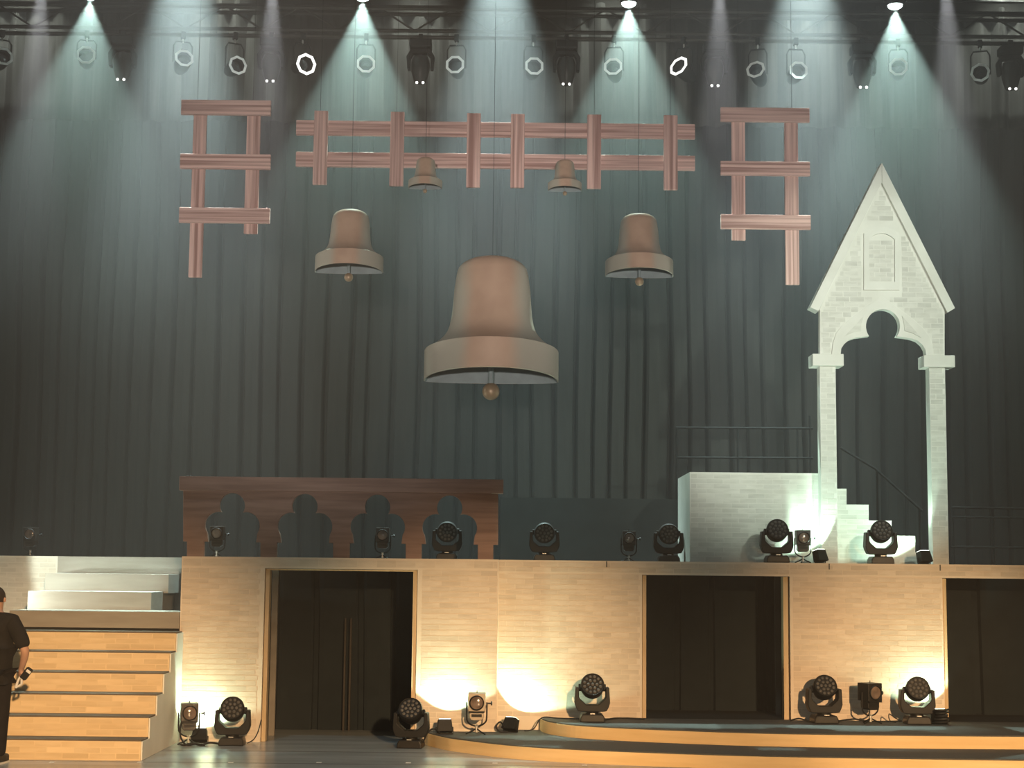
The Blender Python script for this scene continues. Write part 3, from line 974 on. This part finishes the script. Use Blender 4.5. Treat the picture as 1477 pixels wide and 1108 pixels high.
# ------------------------------------------------------------------ floor lamps: fresnels
def make_fresnel(enamel, name='fresnel_lamp'):
    root = thing(name, (0, 0, 0), 'x', 'stage lamp', 'fresnel lamps')
    pv = MB()
    pv.box(-0.092, 0.092, -0.09, 0.10, -0.09, 0.10)
    h = pv.build('housing', enamel, root, origin=(0, 0, 0.335), bevel=0.006)
    Mh = Matrix.Rotation(math.radians(90), 4, 'X')
    MB().lathe([(0.062, 0.088), (0.080, 0.088), (0.080, 0.108), (0.074, 0.112), (0.070, 0.108), (0.066, 0.092)], M=Mh, seg=28, cap=False).build('lens_ring', MT['fixture'], h, smooth=True)
    MB().lathe([(0.068, 0.092), (0.05, 0.100), (0.02, 0.104), (0.001, 0.105)], M=Mh, seg=24).build('lens', MT['amber'], h, smooth=True)
    MB().prism([(-0.075, -0.09), (-0.075, -0.16), (-0.05, -0.185), (0.05, -0.185), (0.075, -0.16), (0.075, -0.09)], -0.06, 0.07).build('lamp_tray', enamel, h, bevel=0.005)
    MB().box(-0.055, 0.055, -0.066, -0.058, -0.15, -0.12).build('vent_slot', MT['fixture'], h)
    MB().box(-0.085, 0.085, -0.094, -0.085, -0.104, -0.09).build('gel_runner', MT['fixture'], h)
    MB().lathe([(0.008, 0.0), (0.008, 0.03), (0.022, 0.032), (0.022, 0.045), (0.008, 0.047)], M=Matrix.Translation((0.118, 0, -0.01)) @ Matrix.Rotation(math.radians(90), 4, 'Y'), seg=12).build('tilt_knob', MT['fixture'], h, smooth=True)
    MB().tube([(0, 0, 0.098), (0, -0.0, 0.125)], 0.005, 6).build('safety_eye', MT['fixture'], h)
    path = [(-0.108, 0, 0.335)] + [(-0.108, 0, 0.20)]
    for k in range(1, 12):
        a = math.pi * k / 12
        path.append((-0.108 * math.cos(a), 0, 0.17 - 0.085 * math.sin(a)))
    path += [(0.108, 0, 0.20), (0.108, 0, 0.335)]
    MB().tube(path, 0.0085, 8).build('yoke', MT['fixture'], root, smooth=True)
    MB().lathe([(0.016, 0.02), (0.016, 0.085), (0.024, 0.09), (0.012, 0.10)], seg=12).build('spigot', MT['grey_metal'], root, smooth=True)
    for a in (200, 320, 90):
        c, s = math.cos(math.radians(a)), math.sin(math.radians(a))
        MB().tube([(0.01 * c, 0.01 * s, 0.055), (0.06 * c, 0.06 * s, 0.03), (0.12 * c, 0.12 * s, 0.008)], 0.008, 8).build('foot', MT['fixture'], root, smooth=True)
    return root


fz = make_fresnel(MT['tan_metal'])
FG = 'fresnel lamps'
put(fz, True, on(688, -0.40, P1), 0.0, 'tan metal fresnel lamp on the lower platform at the wall corner', FG)
fb = make_fresnel(MT['fixture2'])
put(fb, True, on(274, -0.45, 0.0), 0.25, 'dark fresnel lamp on the stage floor tucked against the stair side', FG)
put(fb, False, on(1255, -0.2, P2), 0.45, 'dark fresnel lamp between two moving heads on the upper platform', FG)
for px, Y, lab in ((1158, 0.6, 'small dark fresnel lamp on the deck beside the tower column'),
                   (907, 1.7, 'dark fresnel lamp on the deck in front of the low black flat'),
                   (313, 1.5, 'dark fresnel lamp behind the arcade opening nearest the stairs'),
                   (552, 1.5, 'dark fresnel lamp behind the third arcade opening from the stairs'),
                   (44, 3.0, 'dark fresnel lamp on the deck above the upper steps')):
    p = at(px, 790, Y)
    put(fb, False, (p.x, Y, DECK), 0, lab, FG, scale=0.86)


# ------------------------------------------------------------------ uplights (each carries its own light)
def uplight(loc, rz, tilt, label, aim, power, angle=105, blend=0.25, color=(0.66, 1.0, 0.80), fixture=True, lift=0.12):
    loc = Vector(loc)
    if fixture:
        root = thing('uplight', loc, label, 'stage lamp', 'small floor uplights', rz)
        Mt = Matrix.Translation((0, 0, 0.075)) @ Matrix.Rotation(tilt, 4, 'X')
        MB().prism([(-0.085, -0.055), (0.085, -0.055), (0.07, 0.075), (-0.07, 0.075)], -0.045, 0.045, M=Mt).build('casing', MT['fixture'], root, bevel=0.006)
        MB().box(-0.06, 0.06, -0.038, 0.038, 0.0755, 0.079, M=Mt).build('lit_lens', MT['up_glow'], root)
        MB().tube([(-0.09, 0, 0.075), (-0.092, 0, 0.006), (0.092, 0, 0.006), (0.09, 0, 0.075)], 0.006, 6).build('bracket', MT['fixture'], root)
    spot('uplight_beam', loc + Vector((0, 0, lift)) + Vector(aim).normalized() * 0.07, loc + Vector((0, 0, lift)) + Vector(aim), power, color, angle, blend, 0.02)


MT['up_glow'] = mat('lit_uplight_lens', (1, 1, 1), emit=(0.9, 1.0, 0.8), emit_s=6)
uplight(on(290, -0.28, 0.0), 0, -0.45, 'small black uplight hidden behind the dark fresnel by the stairs', (0.05, 0.42, 0.9), 46, 150)
uplight(on(642, -0.42, P1), 0.15, -0.30, 'small black uplight box between moving head and tan fresnel', (0.10, 0.40, 0.9), 48, 112, 0.10)
uplight(on(737, -0.12, P1), -0.6, -0.45, 'small black uplight box leaning on the platform at the inner wall corner', (0.42, 0.36, 0.85), 58, 110, 0.12)
uplight(on(1354, -0.10, P2), 0.3, -0.3, 'small black uplight amid coiled cable beside the far doorway', (-0.30, 0.36, 0.9), 50, 118, 0.3)
p = at(1183, 800, 0.5)
uplight((p.x, 0.5, DECK), 0.7, -0.3, 'small black uplight on the deck at the foot of the tower column nearest the block', (-0.35, 0.6, 0.75), 42, 112, 0.15)
p = at(1333, 800, 0.55)
uplight((p.x, 0.55, DECK), 0.5, -0.3, 'small black uplight on the deck at the foot of the outer tower column', (-0.5, 0.5, 0.7), 46, 118, 0.2)
p = at(-55, 870, 0.15)
uplight((p.x, 0.15, 1.55), 0, -0.3, '', (0.75, 0.55, 0.15), 140, 100, 0.2, (0.92, 1.0, 0.86), fixture=False)
so = thing('stand_lamp', (p.x, 0.15, 0), 'black lamp on a pole stand past the end of the upper steps', 'stage lamp')
MB().tube([(0, 0, 0), (0, 0, 1.55)], 0.02, 8).build('pole', MT['fixture'], so)
MB().lathe([(0.2, 0.0), (0.2, 0.02), (0.03, 0.04)], seg=20).build('foot_plate', MT['fixture'], so)
MB().box(-0.12, 0.0, -0.08, 0.08, 1.55, 1.72).build('casing', MT['fixture'], so, bevel=0.01)


# ------------------------------------------------------------------ cables on the floor
def cable(pts, label, r=0.008, group='loose lamp cables'):
    P = [Vector(p) for p in pts]
    P = [P[0]] + P + [P[-1]]
    out_ = []
    for i in range(1, len(P) - 2):
        for k in range(6):
            t = k / 6
            a, b, c, d = P[i - 1], P[i], P[i + 1], P[i + 2]
            out_.append(0.5 * ((2 * b) + (c - a) * t + (2 * a - 5 * b + 4 * c - d) * t * t + (3 * b - a - 3 * c + d) * t ** 3))
    out_.append(P[-2])
    o = MB().tube(out_, r, 6).build('lamp_cable', MT['cable'], world=True, origin=out_[0], smooth=True)
    return tag(o, label, 'cable', group)


def cp(px, py, z, Y=None):
    if Y is None:
        g = ground(px, py, z)
        return g + Vector((0, 0, 0.008))
    return at(px, py, Y)


cable([on(262, -0.5, 0.012), on(268, -0.62, 0.012), on(280, -0.6, 0.03), on(292, -0.58, 0.012), on(305, -0.52, 0.03), on(318, -0.45, 0.012)], 'black cable looping between the dark fresnel and moving head by the stairs', 0.011)
cable([on(268, -0.5, 0.30), on(262, -0.5, 0.2), on(263, -0.52, 0.08), on(272, -0.6, 0.012), on(286, -0.62, 0.03), on(298, -0.6, 0.012)], 'black cable hanging down from the dark fresnel by the stairs', 0.010)
cable([on(359, -0.35, 0.012), on(368, -0.22, 0.04), on(374, -0.16, 0.12), on(378, -0.14, 0.24)], 'thin black cable climbing the doorway jamb by the floor moving head', 0.006)
cable([on(611, -0.5, 0.05), on(618, -0.5, 0.16), on(627, -0.48, P1 + 0.06), on(636, -0.46, P1 + 0.012)], 'black cable running from moving head up to the uplight on the platform tip', 0.010)
cable([on(728, -0.14, P1 + 0.05), on(722, -0.16, P1 + 0.11), on(716, -0.2, P1 + 0.06), on(722, -0.22, P1 + 0.012), on(733, -0.2, P1 + 0.012)], 'black cable loop beside the corner uplight', 0.009)
cable([on(757, -0.1, P1 + 0.012), on(770, -0.06, P1 + 0.03), on(782, -0.03, P2 + 0.012), on(805, -0.05, P2 + 0.012), on(838, -0.12, P2 + 0.012)], 'black cable from the corner uplight over the upper platform edge', 0.007)
cable([on(872, -0.2, P2 + 0.012), on(890, 0.02, P2 + 0.012), on(915, -0.02, P2 + 0.014), on(930, -0.06, P2 + 0.012)], 'black cable on the upper platform leading to the doorway jamb', 0.009)
cable([on(1140, -0.05, P2 + 0.012), on(1152, -0.12, P2 + 0.04), on(1165, -0.1, P2 + 0.012)], 'black cable by the middle doorway jamb and moving head', 0.009)
cable([on(1207, -0.08, P2 + 0.012), on(1230, 0.0, P2 + 0.03), on(1250, -0.02, P2 + 0.012), on(1275, -0.05, P2 + 0.012), on(1300, -0.05, P2 + 0.02)], 'black cable trailing behind the dark fresnel on the upper platform', 0.009)
cable([on(1300, -0.1, P2 + 0.02), on(1290, -0.12, P2 + 0.06), on(1282, -0.12, P2 + 0.10), on(1283, -0.14, P2 + 0.03), on(1292, -0.16, P2 + 0.012)], 'small upright cable loop between the fresnel and the backlit moving head', 0.006)
pc = on(1358, -0.30, P2)
coil = []
for k in range(40):
    a = k * 0.8
    coil.append(pc + Vector((0.065 * math.cos(a) + 0.01 * math.sin(k), 0.06 * math.sin(a), 0.015 + 0.004 * k)))
cable(coil, 'tangled coil of black cable beside the far doorway uplight', 0.011)

# tape marks on the floor
for px, py, lab in ((75, 1099.5, 'white tape mark on the floor near the person, at the foot of the wooden steps'), (202, 1099.5, 'white tape mark on the floor at the corner of the pale stair side'),
                    (333, 1100, 'white tape mark on the floor before the moving head nearest the stairs'), (460, 1100, 'white tape mark on the floor before the middle of the arcade doorway'),
                    (589, 1100.5, 'white tape mark on the floor before the moving head at the platform tip'), (714, 1101, 'white tape mark on the floor before the tan fresnel and curved riser'),
                    (843, 1104, 'white tape mark on the floor close against the curved riser, below the lone moving head')):
    g = ground(px, py, 0.002)
    o = MB().box(-0.025, 0.025, -0.03, 0.03, 0, 0.0015).build('tape_mark', MT['tape'], origin=(g.x, g.y, 0.0015))
    tag(o, lab, 'tape mark', 'white tape marks on the stage floor')

# ------------------------------------------------------------------ lighting rig overhead
YG = 4.6
tr = thing('lighting_truss', (0, YG, at(738, 45, YG).z), 'dark steel lattice truss spanning above the stage', 'truss')
zc0, zc1 = at(738, 46, YG).z, at(738, 12, YG).z
for z, yy in ((zc0, YG + 0.3), (zc1, YG + 0.3), (zc0, YG - 0.0), (zc1 + 0.0, YG - 0.0)):
    MB().tube([(-9, yy, z), (9, yy, z)], 0.03, 8).build('chord', MT['steel'], tr, world=True, smooth=True)
x = -8.6
k = 0
while x < 8.6:
    a, b = (zc0, zc1) if k % 2 else (zc1, zc0)
    MB().tube([(x, YG, a), (x + 0.55, YG, b)], 0.014, 6).build('brace', MT['steel'], tr, world=True, smooth=True)
    x += 0.55
    k += 1
gz = at(738, 2, YG + 1.5).z
for Y, zz in ((YG + 0.9, zc1 + 0.5), (YG - 1.2, at(738, 14, YG - 1.2).z)):
    o = MB().tube([(-9.5, Y, zz), (9.5, Y, zz)], 0.026, 8).build('batten_pipe', MT['steel'], world=True, origin=(0, Y, zz), smooth=True)
    tag(o, 'thin steel batten pipe hung behind the truss' if Y > YG else 'thin steel batten pipe hung in front of the truss', 'pipe')
MB().box(-9.5, 9.5, 6.2, 6.9, zb_ + 1.75, zb_ + 2.3)
o = MB().box(-10, 10, 6.15, 6.9, zb_ + 1.72, zb_ + 2.15).build('trim_4', MT['shell'])
tag(o, kind='structure')

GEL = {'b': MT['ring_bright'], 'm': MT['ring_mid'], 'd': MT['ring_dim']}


def make_par():
    """par can: origin at the clamp, the can hangs 0.42 m below; looks toward the hall"""
    root = thing('par_lamp', (0, 0, 0), 'x', 'stage lamp', 'par lamps on the lighting bar')
    MB().box(-0.03, 0.03, -0.04, 0.04, -0.06, 0.035).build('clamp', MT['fixture'], root, bevel=0.005)
    MB().tube([(-0.125, 0, -0.42), (-0.125, 0, -0.17), (-0.09, 0, -0.11), (0.09, 0, -0.11), (0.125, 0, -0.17), (0.125, 0, -0.42)], 0.011, 6).build('yoke', MT['fixture'], root)
    MB().tube([(0, 0, -0.05), (0, 0, -0.115)], 0.012, 6).build('bolt', MT['grey_metal'], root)
    Mh = Matrix.Rotation(math.radians(90), 4, 'X')
    can = MB().lathe([(0.02, -0.20), (0.075, -0.19), (0.10, -0.10), (0.11, 0.0), (0.11, 0.12), (0.105, 0.12), (0.10, 0.0), (0.02, -0.05)], M=Mh, seg=20, cap=False).build(
        'can', MT['fixture'], root, origin=(0, 0, -0.42), smooth=True)
    MB().lathe([(0.098, 0.05), (0.06, 0.065), (0.001, 0.07)], M=Mh, seg=20, cap=False).build('lens', MT['lens_dark'], can, smooth=True)
    ring = MB()
    n_ = 8
    for i in range(n_):
        a, b = math.radians(22.5 + i * 45), math.radians(67.5 + i * 45)
        q = [(0.132 * math.cos(a), 0.132 * math.sin(a)), (0.132 * math.cos(b), 0.132 * math.sin(b)), (0.098 * math.cos(b), 0.098 * math.sin(b)), (0.098 * math.cos(a), 0.098 * math.sin(a))]
        ring.prism(q, -0.132, -0.124)
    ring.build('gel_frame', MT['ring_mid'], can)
    return root


YP = 3.3
zbar = at(738, 55, YP).z
o = MB().tube([(-9, YP, zbar), (9, YP, zbar)], 0.025, 8).build('lighting_bar', MT['steel'], world=True, origin=(0, YP, zbar), smooth=True)
tag(o, 'dark steel bar carrying the row of overhead lamps', 'pipe')
par = make_par()
pars = [(0, 85, 'd', 0.5, 0.0), (123, 83, 'd', 0.2, 0.1), (262, 89, 'm', 0.35, -0.2), (337, 96, 'm', 0.5, 0.3), (435, 93, 'b', 0.55, 0.5), (527, 96, 'm', 0.1, 0.1), (658, 97, 'm', -0.1, 0.1),
        (769, 99, 'm', 0.1, 0.1), (886, 101, 'm', -0.15, -0.1), (987, 101, 'b', -0.6, -0.4), (1094, 106, 'd', -0.3, -0.3), (1149, 105, 'd', 0.1, 0.1), (1297, 100, 'd', -0.2, 0.1), (1416, 107, 'd', -0.3, 0.3)]
near = ['cut by the stairs-side end of the bar', 'first full one from the stairs-side end of the bar', 'above the stairs-side timber frame', 'beside the stairs-side timber frame top rail', 'with glaring white octagonal frame above the rack end on the stairs side',
        'in the second bright beam from the stairs side', 'beside the hanging wash light over the small stairs-side bell', 'beside the hanging wash light over the small tower-side bell',
        'in the bright beam over the tower-side mid bell', 'with glaring white octagonal frame above the rack end on the tower side', 'above the tower-side timber frame, with a thin round rim', 'above the outer corner of the tower-side timber frame', 'in the bright beam over the tower gable', 'past the tower at the far end of the bar']
for i, (px, py, g, rz, tl) in enumerate(pars):
    c = at(px, py, YP - 0.05)
    o = put(par, i == 0, (c.x, YP, zbar), 0.0, ('grey-ringed' if g == 'm' else 'faintly ringed' if g == 'd' else 'dark') + ' par lamp ' + near[i], 'par lamps on the lighting bar')
    for ch in o.children:
        nm = ch.name.split('.')[0]
        if nm == 'can':
            ch.location = (0, 0, c.z - zbar)
            ch.rotation_euler = (-0.15 + tl * 0.5, 0.25 * (1 if tl > 0.2 else -1 if tl < -0.2 else 0), rz * 1.1)
            for rg in ch.children:
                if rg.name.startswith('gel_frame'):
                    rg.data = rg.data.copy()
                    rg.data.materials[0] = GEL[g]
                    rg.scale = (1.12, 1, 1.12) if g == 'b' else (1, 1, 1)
        elif nm == 'yoke':
            ch.scale.z = (c.z - zbar) / -0.42
        if nm in ('yoke', 'bolt', 'clamp'):
            ch.rotation_euler = (0, 0, rz)


def make_hung():
    root = thing('hanging_wash_lamp', (0, 0, 0), 'x', 'stage lamp', 'hanging moving head lamps')
    MB().box(-0.03, 0.03, -0.04, 0.04, -0.05, 0.035).build('clamp', MT['fixture'], root)
    MB().box(-0.15, 0.15, -0.12, 0.12, -0.17, -0.05).build('base', MT['fixture'], root, bevel=0.02)
    MB().prism([(-0.175, -0.46), (-0.19, -0.28), (-0.13, -0.18), (0.13, -0.18), (0.19, -0.28), (0.175, -0.46), (0.135, -0.46), (0.135, -0.30), (0.10, -0.24), (-0.10, -0.24), (-0.135, -0.30), (-0.135, -0.46)], -0.06, 0.06).build('yoke', MT['fixture'], root, bevel=0.01)
    h = MB().lathe([(0.05, 0.16), (0.10, 0.14), (0.13, 0.05), (0.125, -0.05), (0.095, -0.17), (0.075, -0.22), (0.03, -0.22)], seg=24).build('head', MT['fixture2'], root, origin=(0, 0, -0.42), smooth=True)
    for s in (-1, 1):
        MB().lathe([(0.001, -0.018), (0.014, -0.012), (0.018, 0), (0.014, 0.012), (0.001, 0.018)], M=Matrix.Translation((0.042 * s, -0.07, -0.235)), seg=10).build('lens_glint', MT['glint_dot'], h, smooth=True)
    return root


hw = make_hung()
names = ['nearest the stairs-side end of the bar', 'between the stairs-side timber frame and rack', 'above the small bell on the stairs side', 'above the small bell on the tower side',
         'between the rack and the tower-side timber frame', 'next to the bright beam over the tower', 'past the tower at the end of the bar']
for i, px in enumerate((178, 392, 607, 817, 1030, 1243, 1457)):
    c = at(px, 62 + px * 0.006, YP)
    put(hw, i == 0, (c.x, YP, zbar), 0, 'dark moving head lamp hanging ' + names[i], 'hanging moving head lamps')

# beam lamps: lit, pointing straight down, each with its own light
def make_beam_lamp():
    root = thing('beam_lamp', (0, 0, 0), 'x', 'stage lamp', 'lit beam lamps overhead')
    MB().box(-0.03, 0.03, -0.04, 0.04, 0.42, 0.52).build('clamp', MT['fixture'], root)
    MB().prism([(-0.15, 0.05), (-0.16, 0.26), (-0.11, 0.42), (0.11, 0.42), (0.16, 0.26), (0.15, 0.05), (0.125, 0.05), (0.125, 0.25), (0.09, 0.33), (-0.09, 0.33), (-0.125, 0.25), (-0.125, 0.05)], -0.04, 0.04).build('yoke', MT['fixture'], root, bevel=0.008)
    h = MB().lathe([(0.03, 0.28), (0.08, 0.26), (0.11, 0.15), (0.115, 0.02), (0.10, 0.0), (0.095, 0.012)], seg=24, cap=False).build('head', MT['fixture'], root, smooth=True)
    MB().lathe([(0.098, 0.012), (0.088, -0.02), (0.05, -0.045), (0.001, -0.052)], seg=24, cap=False).build('lit_lens', MT['glow'], h, smooth=True)
    return root


bl = make_beam_lamp()
YBm = 2.6
CY, LV, BLU = (0.68, 1.0, 0.92), (0.94, 0.95, 1.0), (0.74, 0.97, 0.97)
first = True


def beam(px, py, Y, power, color, angle, blend, label, lean=(0, 0), radius=0.02):
    global first
    c = at(px, py, Y)
    put(bl, first, c, 0, label, 'lit beam lamps overhead')
    first = False
    o0 = c + Vector((0, 0, -0.06))
    spot('stage_beam', o0, o0 + Vector((lean[0], lean[1], -6)), power, color, angle, blend, radius)


beam(130, -6, YBm, 2900, CY, 56, 0.4, 'lit lamp throwing the wide beam nearest the stairs-side edge', (0.0, -0.3))
beam(523, -4, YBm, 3700, CY, 56, 0.35, 'lit lamp throwing a bright beam over the stairs-side half of the rack', (0.0, -0.3))
beam(907, 5, YBm, 3700, CY, 56, 0.35, 'lit lamp throwing a bright beam over the tower-side half of the rack', (0.0, -0.3))
beam(1291, 8, YBm, 4000, CY, 56, 0.35, 'lit lamp throwing a bright beam onto the tower gable', (0.0, -0.3))
for px, nm in ((270, 'stairs-side timber frame'), (722, 'large centre bell'), (1162, 'tower-side timber frame')):
    beam(px, -150, 2.4, 16000, BLU, 38, 0.9, 'lit lamp high above the ' + nm, (0.0, 0.2))
for px, nm in ((62, 'stairs'), (395, 'gap between stairs-side frame and rack'), (1037, 'gap between rack and tower-side frame'), (1362, 'far side of the tower')):
    beam(px, -60, 2.2, 4500, LV, 20, 0.9, 'lit narrow lamp high above the ' + nm, (0.15 if px > 1200 else 0.0, -0.2))


# ------------------------------------------------------------------ person at the stairs
def skin_obj(name, V, E, m, parent, root_i, sub=2):
    me = bpy.data.meshes.new(name)
    me.from_pydata([v[:3] for v in V], E, [])
    o = bpy.data.objects.new(name, me)
    COL.objects.link(o)
    o.parent = parent
    sk = o.modifiers.new('skin', 'SKIN')
    sk.use_smooth_shade = True
    for i, v in enumerate(V):
        sv = me.skin_vertices[0].data[i]
        r = v[3]
        sv.radius = (r, r) if not isinstance(r, tuple) else r
        sv.use_root = (i == root_i)
    ss_ = o.modifiers.new('smooth', 'SUBSURF')
    ss_.levels = sub
    ss_.render_levels = sub
    me.materials.append(m)
    return o


pw_ = at(-18, 1101, -2.3)
pw_.z = 0
person = thing('person', (pw_.x, pw_.y, 0), 'person in black shirt and trousers seen from behind beside the steps, holding a device', 'person', rz=-0.1)
person.scale = (1.0, 1.0, 0.965)
# body: facing away from the hall (+Y)
V = [(0, 0, 0.95, 0.15), (0, 0.0, 1.12, 0.145), (0, -0.01, 1.30, 0.155), (0, -0.01, 1.42, 0.10), (0, 0.0, 1.485, 0.058), (0, 0.015, 1.555, 0.082), (0, 0.025, 1.64, 0.082), (0, 0.02, 1.70, 0.045)]
E = [(0, 1), (1, 2), (2, 3), (3, 4), (4, 5), (5, 6), (6, 7)]


def limb(start, pts_):
    prev = start
    for p_ in pts_:
        V.append(p_)
        E.append((prev, len(V) - 1))
        prev = len(V) - 1
    return prev


ra = limb(3, [(0.17, -0.01, 1.395, 0.068), (0.27, -0.04, 1.24, 0.052), (0.345, -0.05, 1.10, 0.044), (0.30, 0.02, 0.99, 0.037), (0.255, 0.08, 0.915, 0.027), (0.245, 0.10, 0.875, 0.032)])
la = limb(3, [(-0.17, -0.01, 1.395, 0.068), (-0.25, -0.03, 1.24, 0.052), (-0.29, -0.03, 1.10, 0.044), (-0.27, 0.06, 0.98, 0.037), (-0.25, 0.13, 0.90, 0.027), (-0.24, 0.15, 0.86, 0.032)])
rl = limb(0, [(0.095, 0, 0.88, 0.095), (0.10, 0.01, 0.50, 0.062), (0.10, 0.0, 0.30, 0.052), (0.10, -0.02, 0.09, 0.036), (0.11, 0.10, 0.035, 0.032)])
ll = limb(0, [(-0.095, 0, 0.88, 0.095), (-0.11, 0.01, 0.50, 0.062), (-0.115, 0.0, 0.30, 0.052), (-0.12, -0.02, 0.09, 0.036), (-0.13, 0.10, 0.035, 0.032)])
# fingers rooted in the palms: right hand curls round the device
hand_r = V[ra]
for k, (dx, dy) in enumerate(((0.022, 0.012), (0.008, 0.022), (-0.008, 0.025), (-0.022, 0.02))):
    ln = (0.030, 0.034, 0.032, 0.026)[k]
    limb(ra, [(hand_r[0] + dx, hand_r[1] + dy, hand_r[2] - 0.03, 0.010), (hand_r[0] + dx + 0.01, hand_r[1] + dy - 0.008, hand_r[2] - 0.03 - ln, 0.009),
              (hand_r[0] + dx + 0.014, hand_r[1] + dy - 0.032, hand_r[2] - 0.045 - ln, 0.008)])
limb(ra, [(hand_r[0] + 0.03, hand_r[1] - 0.025, hand_r[2] - 0.01, 0.011), (hand_r[0] + 0.045, hand_r[1] - 0.03, hand_r[2] - 0.045, 0.009)])
hand_l = V[la]
for k, (dx, dy) in enumerate(((0.022, 0.012), (0.008, 0.02), (-0.008, 0.02), (-0.022, 0.012))):
    ln = (0.032, 0.04, 0.037, 0.028)[k]
    limb(la, [(hand_l[0] + dx, hand_l[1] + dy, hand_l[2] - 0.03, 0.010), (hand_l[0] + dx, hand_l[1] + dy + 0.012, hand_l[2] - 0.03 - ln, 0.009), (hand_l[0] + dx, hand_l[1] + dy + 0.004, hand_l[2] - 0.06 - ln, 0.008)])
limb(la, [(hand_l[0] + 0.03, hand_l[1] - 0.02, hand_l[2] - 0.01, 0.011), (hand_l[0] + 0.042, hand_l[1] - 0.01, hand_l[2] - 0.045, 0.009)])
skin_obj('body', V, E, MT['skin'], person, 0)
# clothing
VS = [(0, 0, 0.80, (0.185, 0.15)), (0, 0, 0.95, (0.195, 0.155)), (0, 0.0, 1.12, (0.19, 0.155)), (0, -0.01, 1.30, (0.20, 0.16)), (0, -0.01, 1.42, (0.13, 0.11)), (0, 0.0, 1.468, (0.072, 0.072)),
      (0.18, -0.01, 1.385, 0.088), (0.285, -0.045, 1.23, 0.078), (0.345, -0.055, 1.115, 0.076), (-0.18, -0.01, 1.385, 0.088), (-0.265, -0.035, 1.23, 0.078), (-0.305, -0.035, 1.115, 0.076)]
skin_obj('shirt', VS, [(0, 1), (1, 2), (2, 3), (3, 4), (4, 5), (4, 6), (6, 7), (7, 8), (4, 9), (9, 10), (10, 11)], MT['shirt'], person, 1)
VT = [(0, 0, 0.93, (0.165, 0.135)), (0.095, 0, 0.84, 0.115), (0.102, 0.008, 0.50, 0.088), (0.103, 0.0, 0.28, 0.078), (0.104, -0.01, 0.06, 0.075),
      (-0.095, 0, 0.84, 0.115), (-0.112, 0.008, 0.50, 0.088), (-0.116, 0.0, 0.28, 0.078), (-0.12, -0.01, 0.06, 0.075)]
skin_obj('trousers', VT, [(0, 1), (1, 2), (2, 3), (3, 4), (0, 5), (5, 6), (6, 7), (7, 8)], MT['trouser'], person, 0)
for sx in (0.106, -0.124):
    sh = MB().prism_z([(-0.042, -0.085), (0.042, -0.085), (0.05, 0.05), (0.045, 0.15), (0.0, 0.19), (-0.045, 0.15), (-0.05, 0.05)], 0.0, 0.085).build('shoe', MT['shoe'], person, origin=(sx, 0, 0), bevel=0.02)
    MB().prism_z([(-0.046, -0.09), (0.046, -0.09), (0.054, 0.05), (0.049, 0.155), (0.0, 0.196), (-0.049, 0.155), (-0.054, 0.05)], 0.0, 0.018).build('sole', MT['white_plastic'], sh)
# hair: cap over crown and back of the head
hm = MB()
rows_, cols_ = 10, 18
for r in range(rows_ + 1):
    th = math.pi * 0.62 * r / rows_
    for c in range(cols_):
        ph = 2 * math.pi * c / cols_
        front = max(0, math.sin(ph))
        t2 = th * (1 - 0.42 * front)
        hm.v.append(Vector((0.088 * math.sin(t2) * math.cos(ph), 0.02 + 0.102 * math.sin(t2) * math.sin(ph), 1.615 + 0.112 * math.cos(t2))))
for r in range(rows_):
    for c in range(cols_):
        hm.f.append((r * cols_ + c, r * cols_ + (c + 1) % cols_, (r + 1) * cols_ + (c + 1) % cols_, (r + 1) * cols_ + c))
hm.build('hair', MT['hair'], person, smooth=True)
face = MB()
face.lathe([(0.001, 0.018), (0.012, 0.008), (0.016, -0.01), (0.008, -0.02), (0.001, -0.022)], M=Matrix.Translation((0, 0.115, 1.60)), seg=8)
face.build('nose', MT['skin'], person, smooth=True)
for s in (-1, 1):
    MB().lathe([(0.001, 0.026), (0.012, 0.02), (0.016, 0.0), (0.010, -0.02), (0.001, -0.026)], M=Matrix.Translation((0.088 * s, 0.015, 1.595)), seg=10).build('ear', MT['skin'], person, smooth=True)
    MB().lathe([(0.001, 0.008), (0.008, 0.0), (0.001, -0.008)], M=Matrix.Translation((0.032 * s, 0.098, 1.622)), seg=8).build('eye', MT['white_plastic'], person, smooth=True)
MB().box(-0.022, 0.022, 0.088, 0.1, 1.555, 1.562).build('mouth', mat('lips', (0.3, 0.12, 0.1)), person, bevel=0.003)
# handheld device
dv_loc = Vector((pw_.x, pw_.y, 0)) + Matrix.Rotation(-0.1, 3, 'Z') @ Vector((0.285, 0.085, 0.808))
dv = thing('handheld_device', dv_loc, 'small black and white handheld device gripped in the right hand of the person', 'device')
Md = Matrix.Rotation(math.radians(35), 4, 'Y')
MB().box(-0.03, 0.03, -0.03, 0.03, -0.02, 0.10, M=Md).build('camera_body', MT['fixture'], dv, bevel=0.008)
MB().box(-0.012, 0.034, -0.034, -0.029, 0.06, 0.085, M=Md).build('screen_edge', MT['white_plastic'], dv)
g_ = MB()
for a, b in (((-0.05, -0.02), (-0.02, 0.01)), ((-0.05, -0.02), (-0.075, -0.10)), ((-0.02, 0.01), (-0.02, -0.07)), ((-0.02, -0.07), (-0.075, -0.10))):
    g_.tube([(a[0], 0, a[1]), (b[0], 0, b[1])], 0.012, 8)
g_.build('grip_frame', MT['white_plastic'], dv, smooth=True)
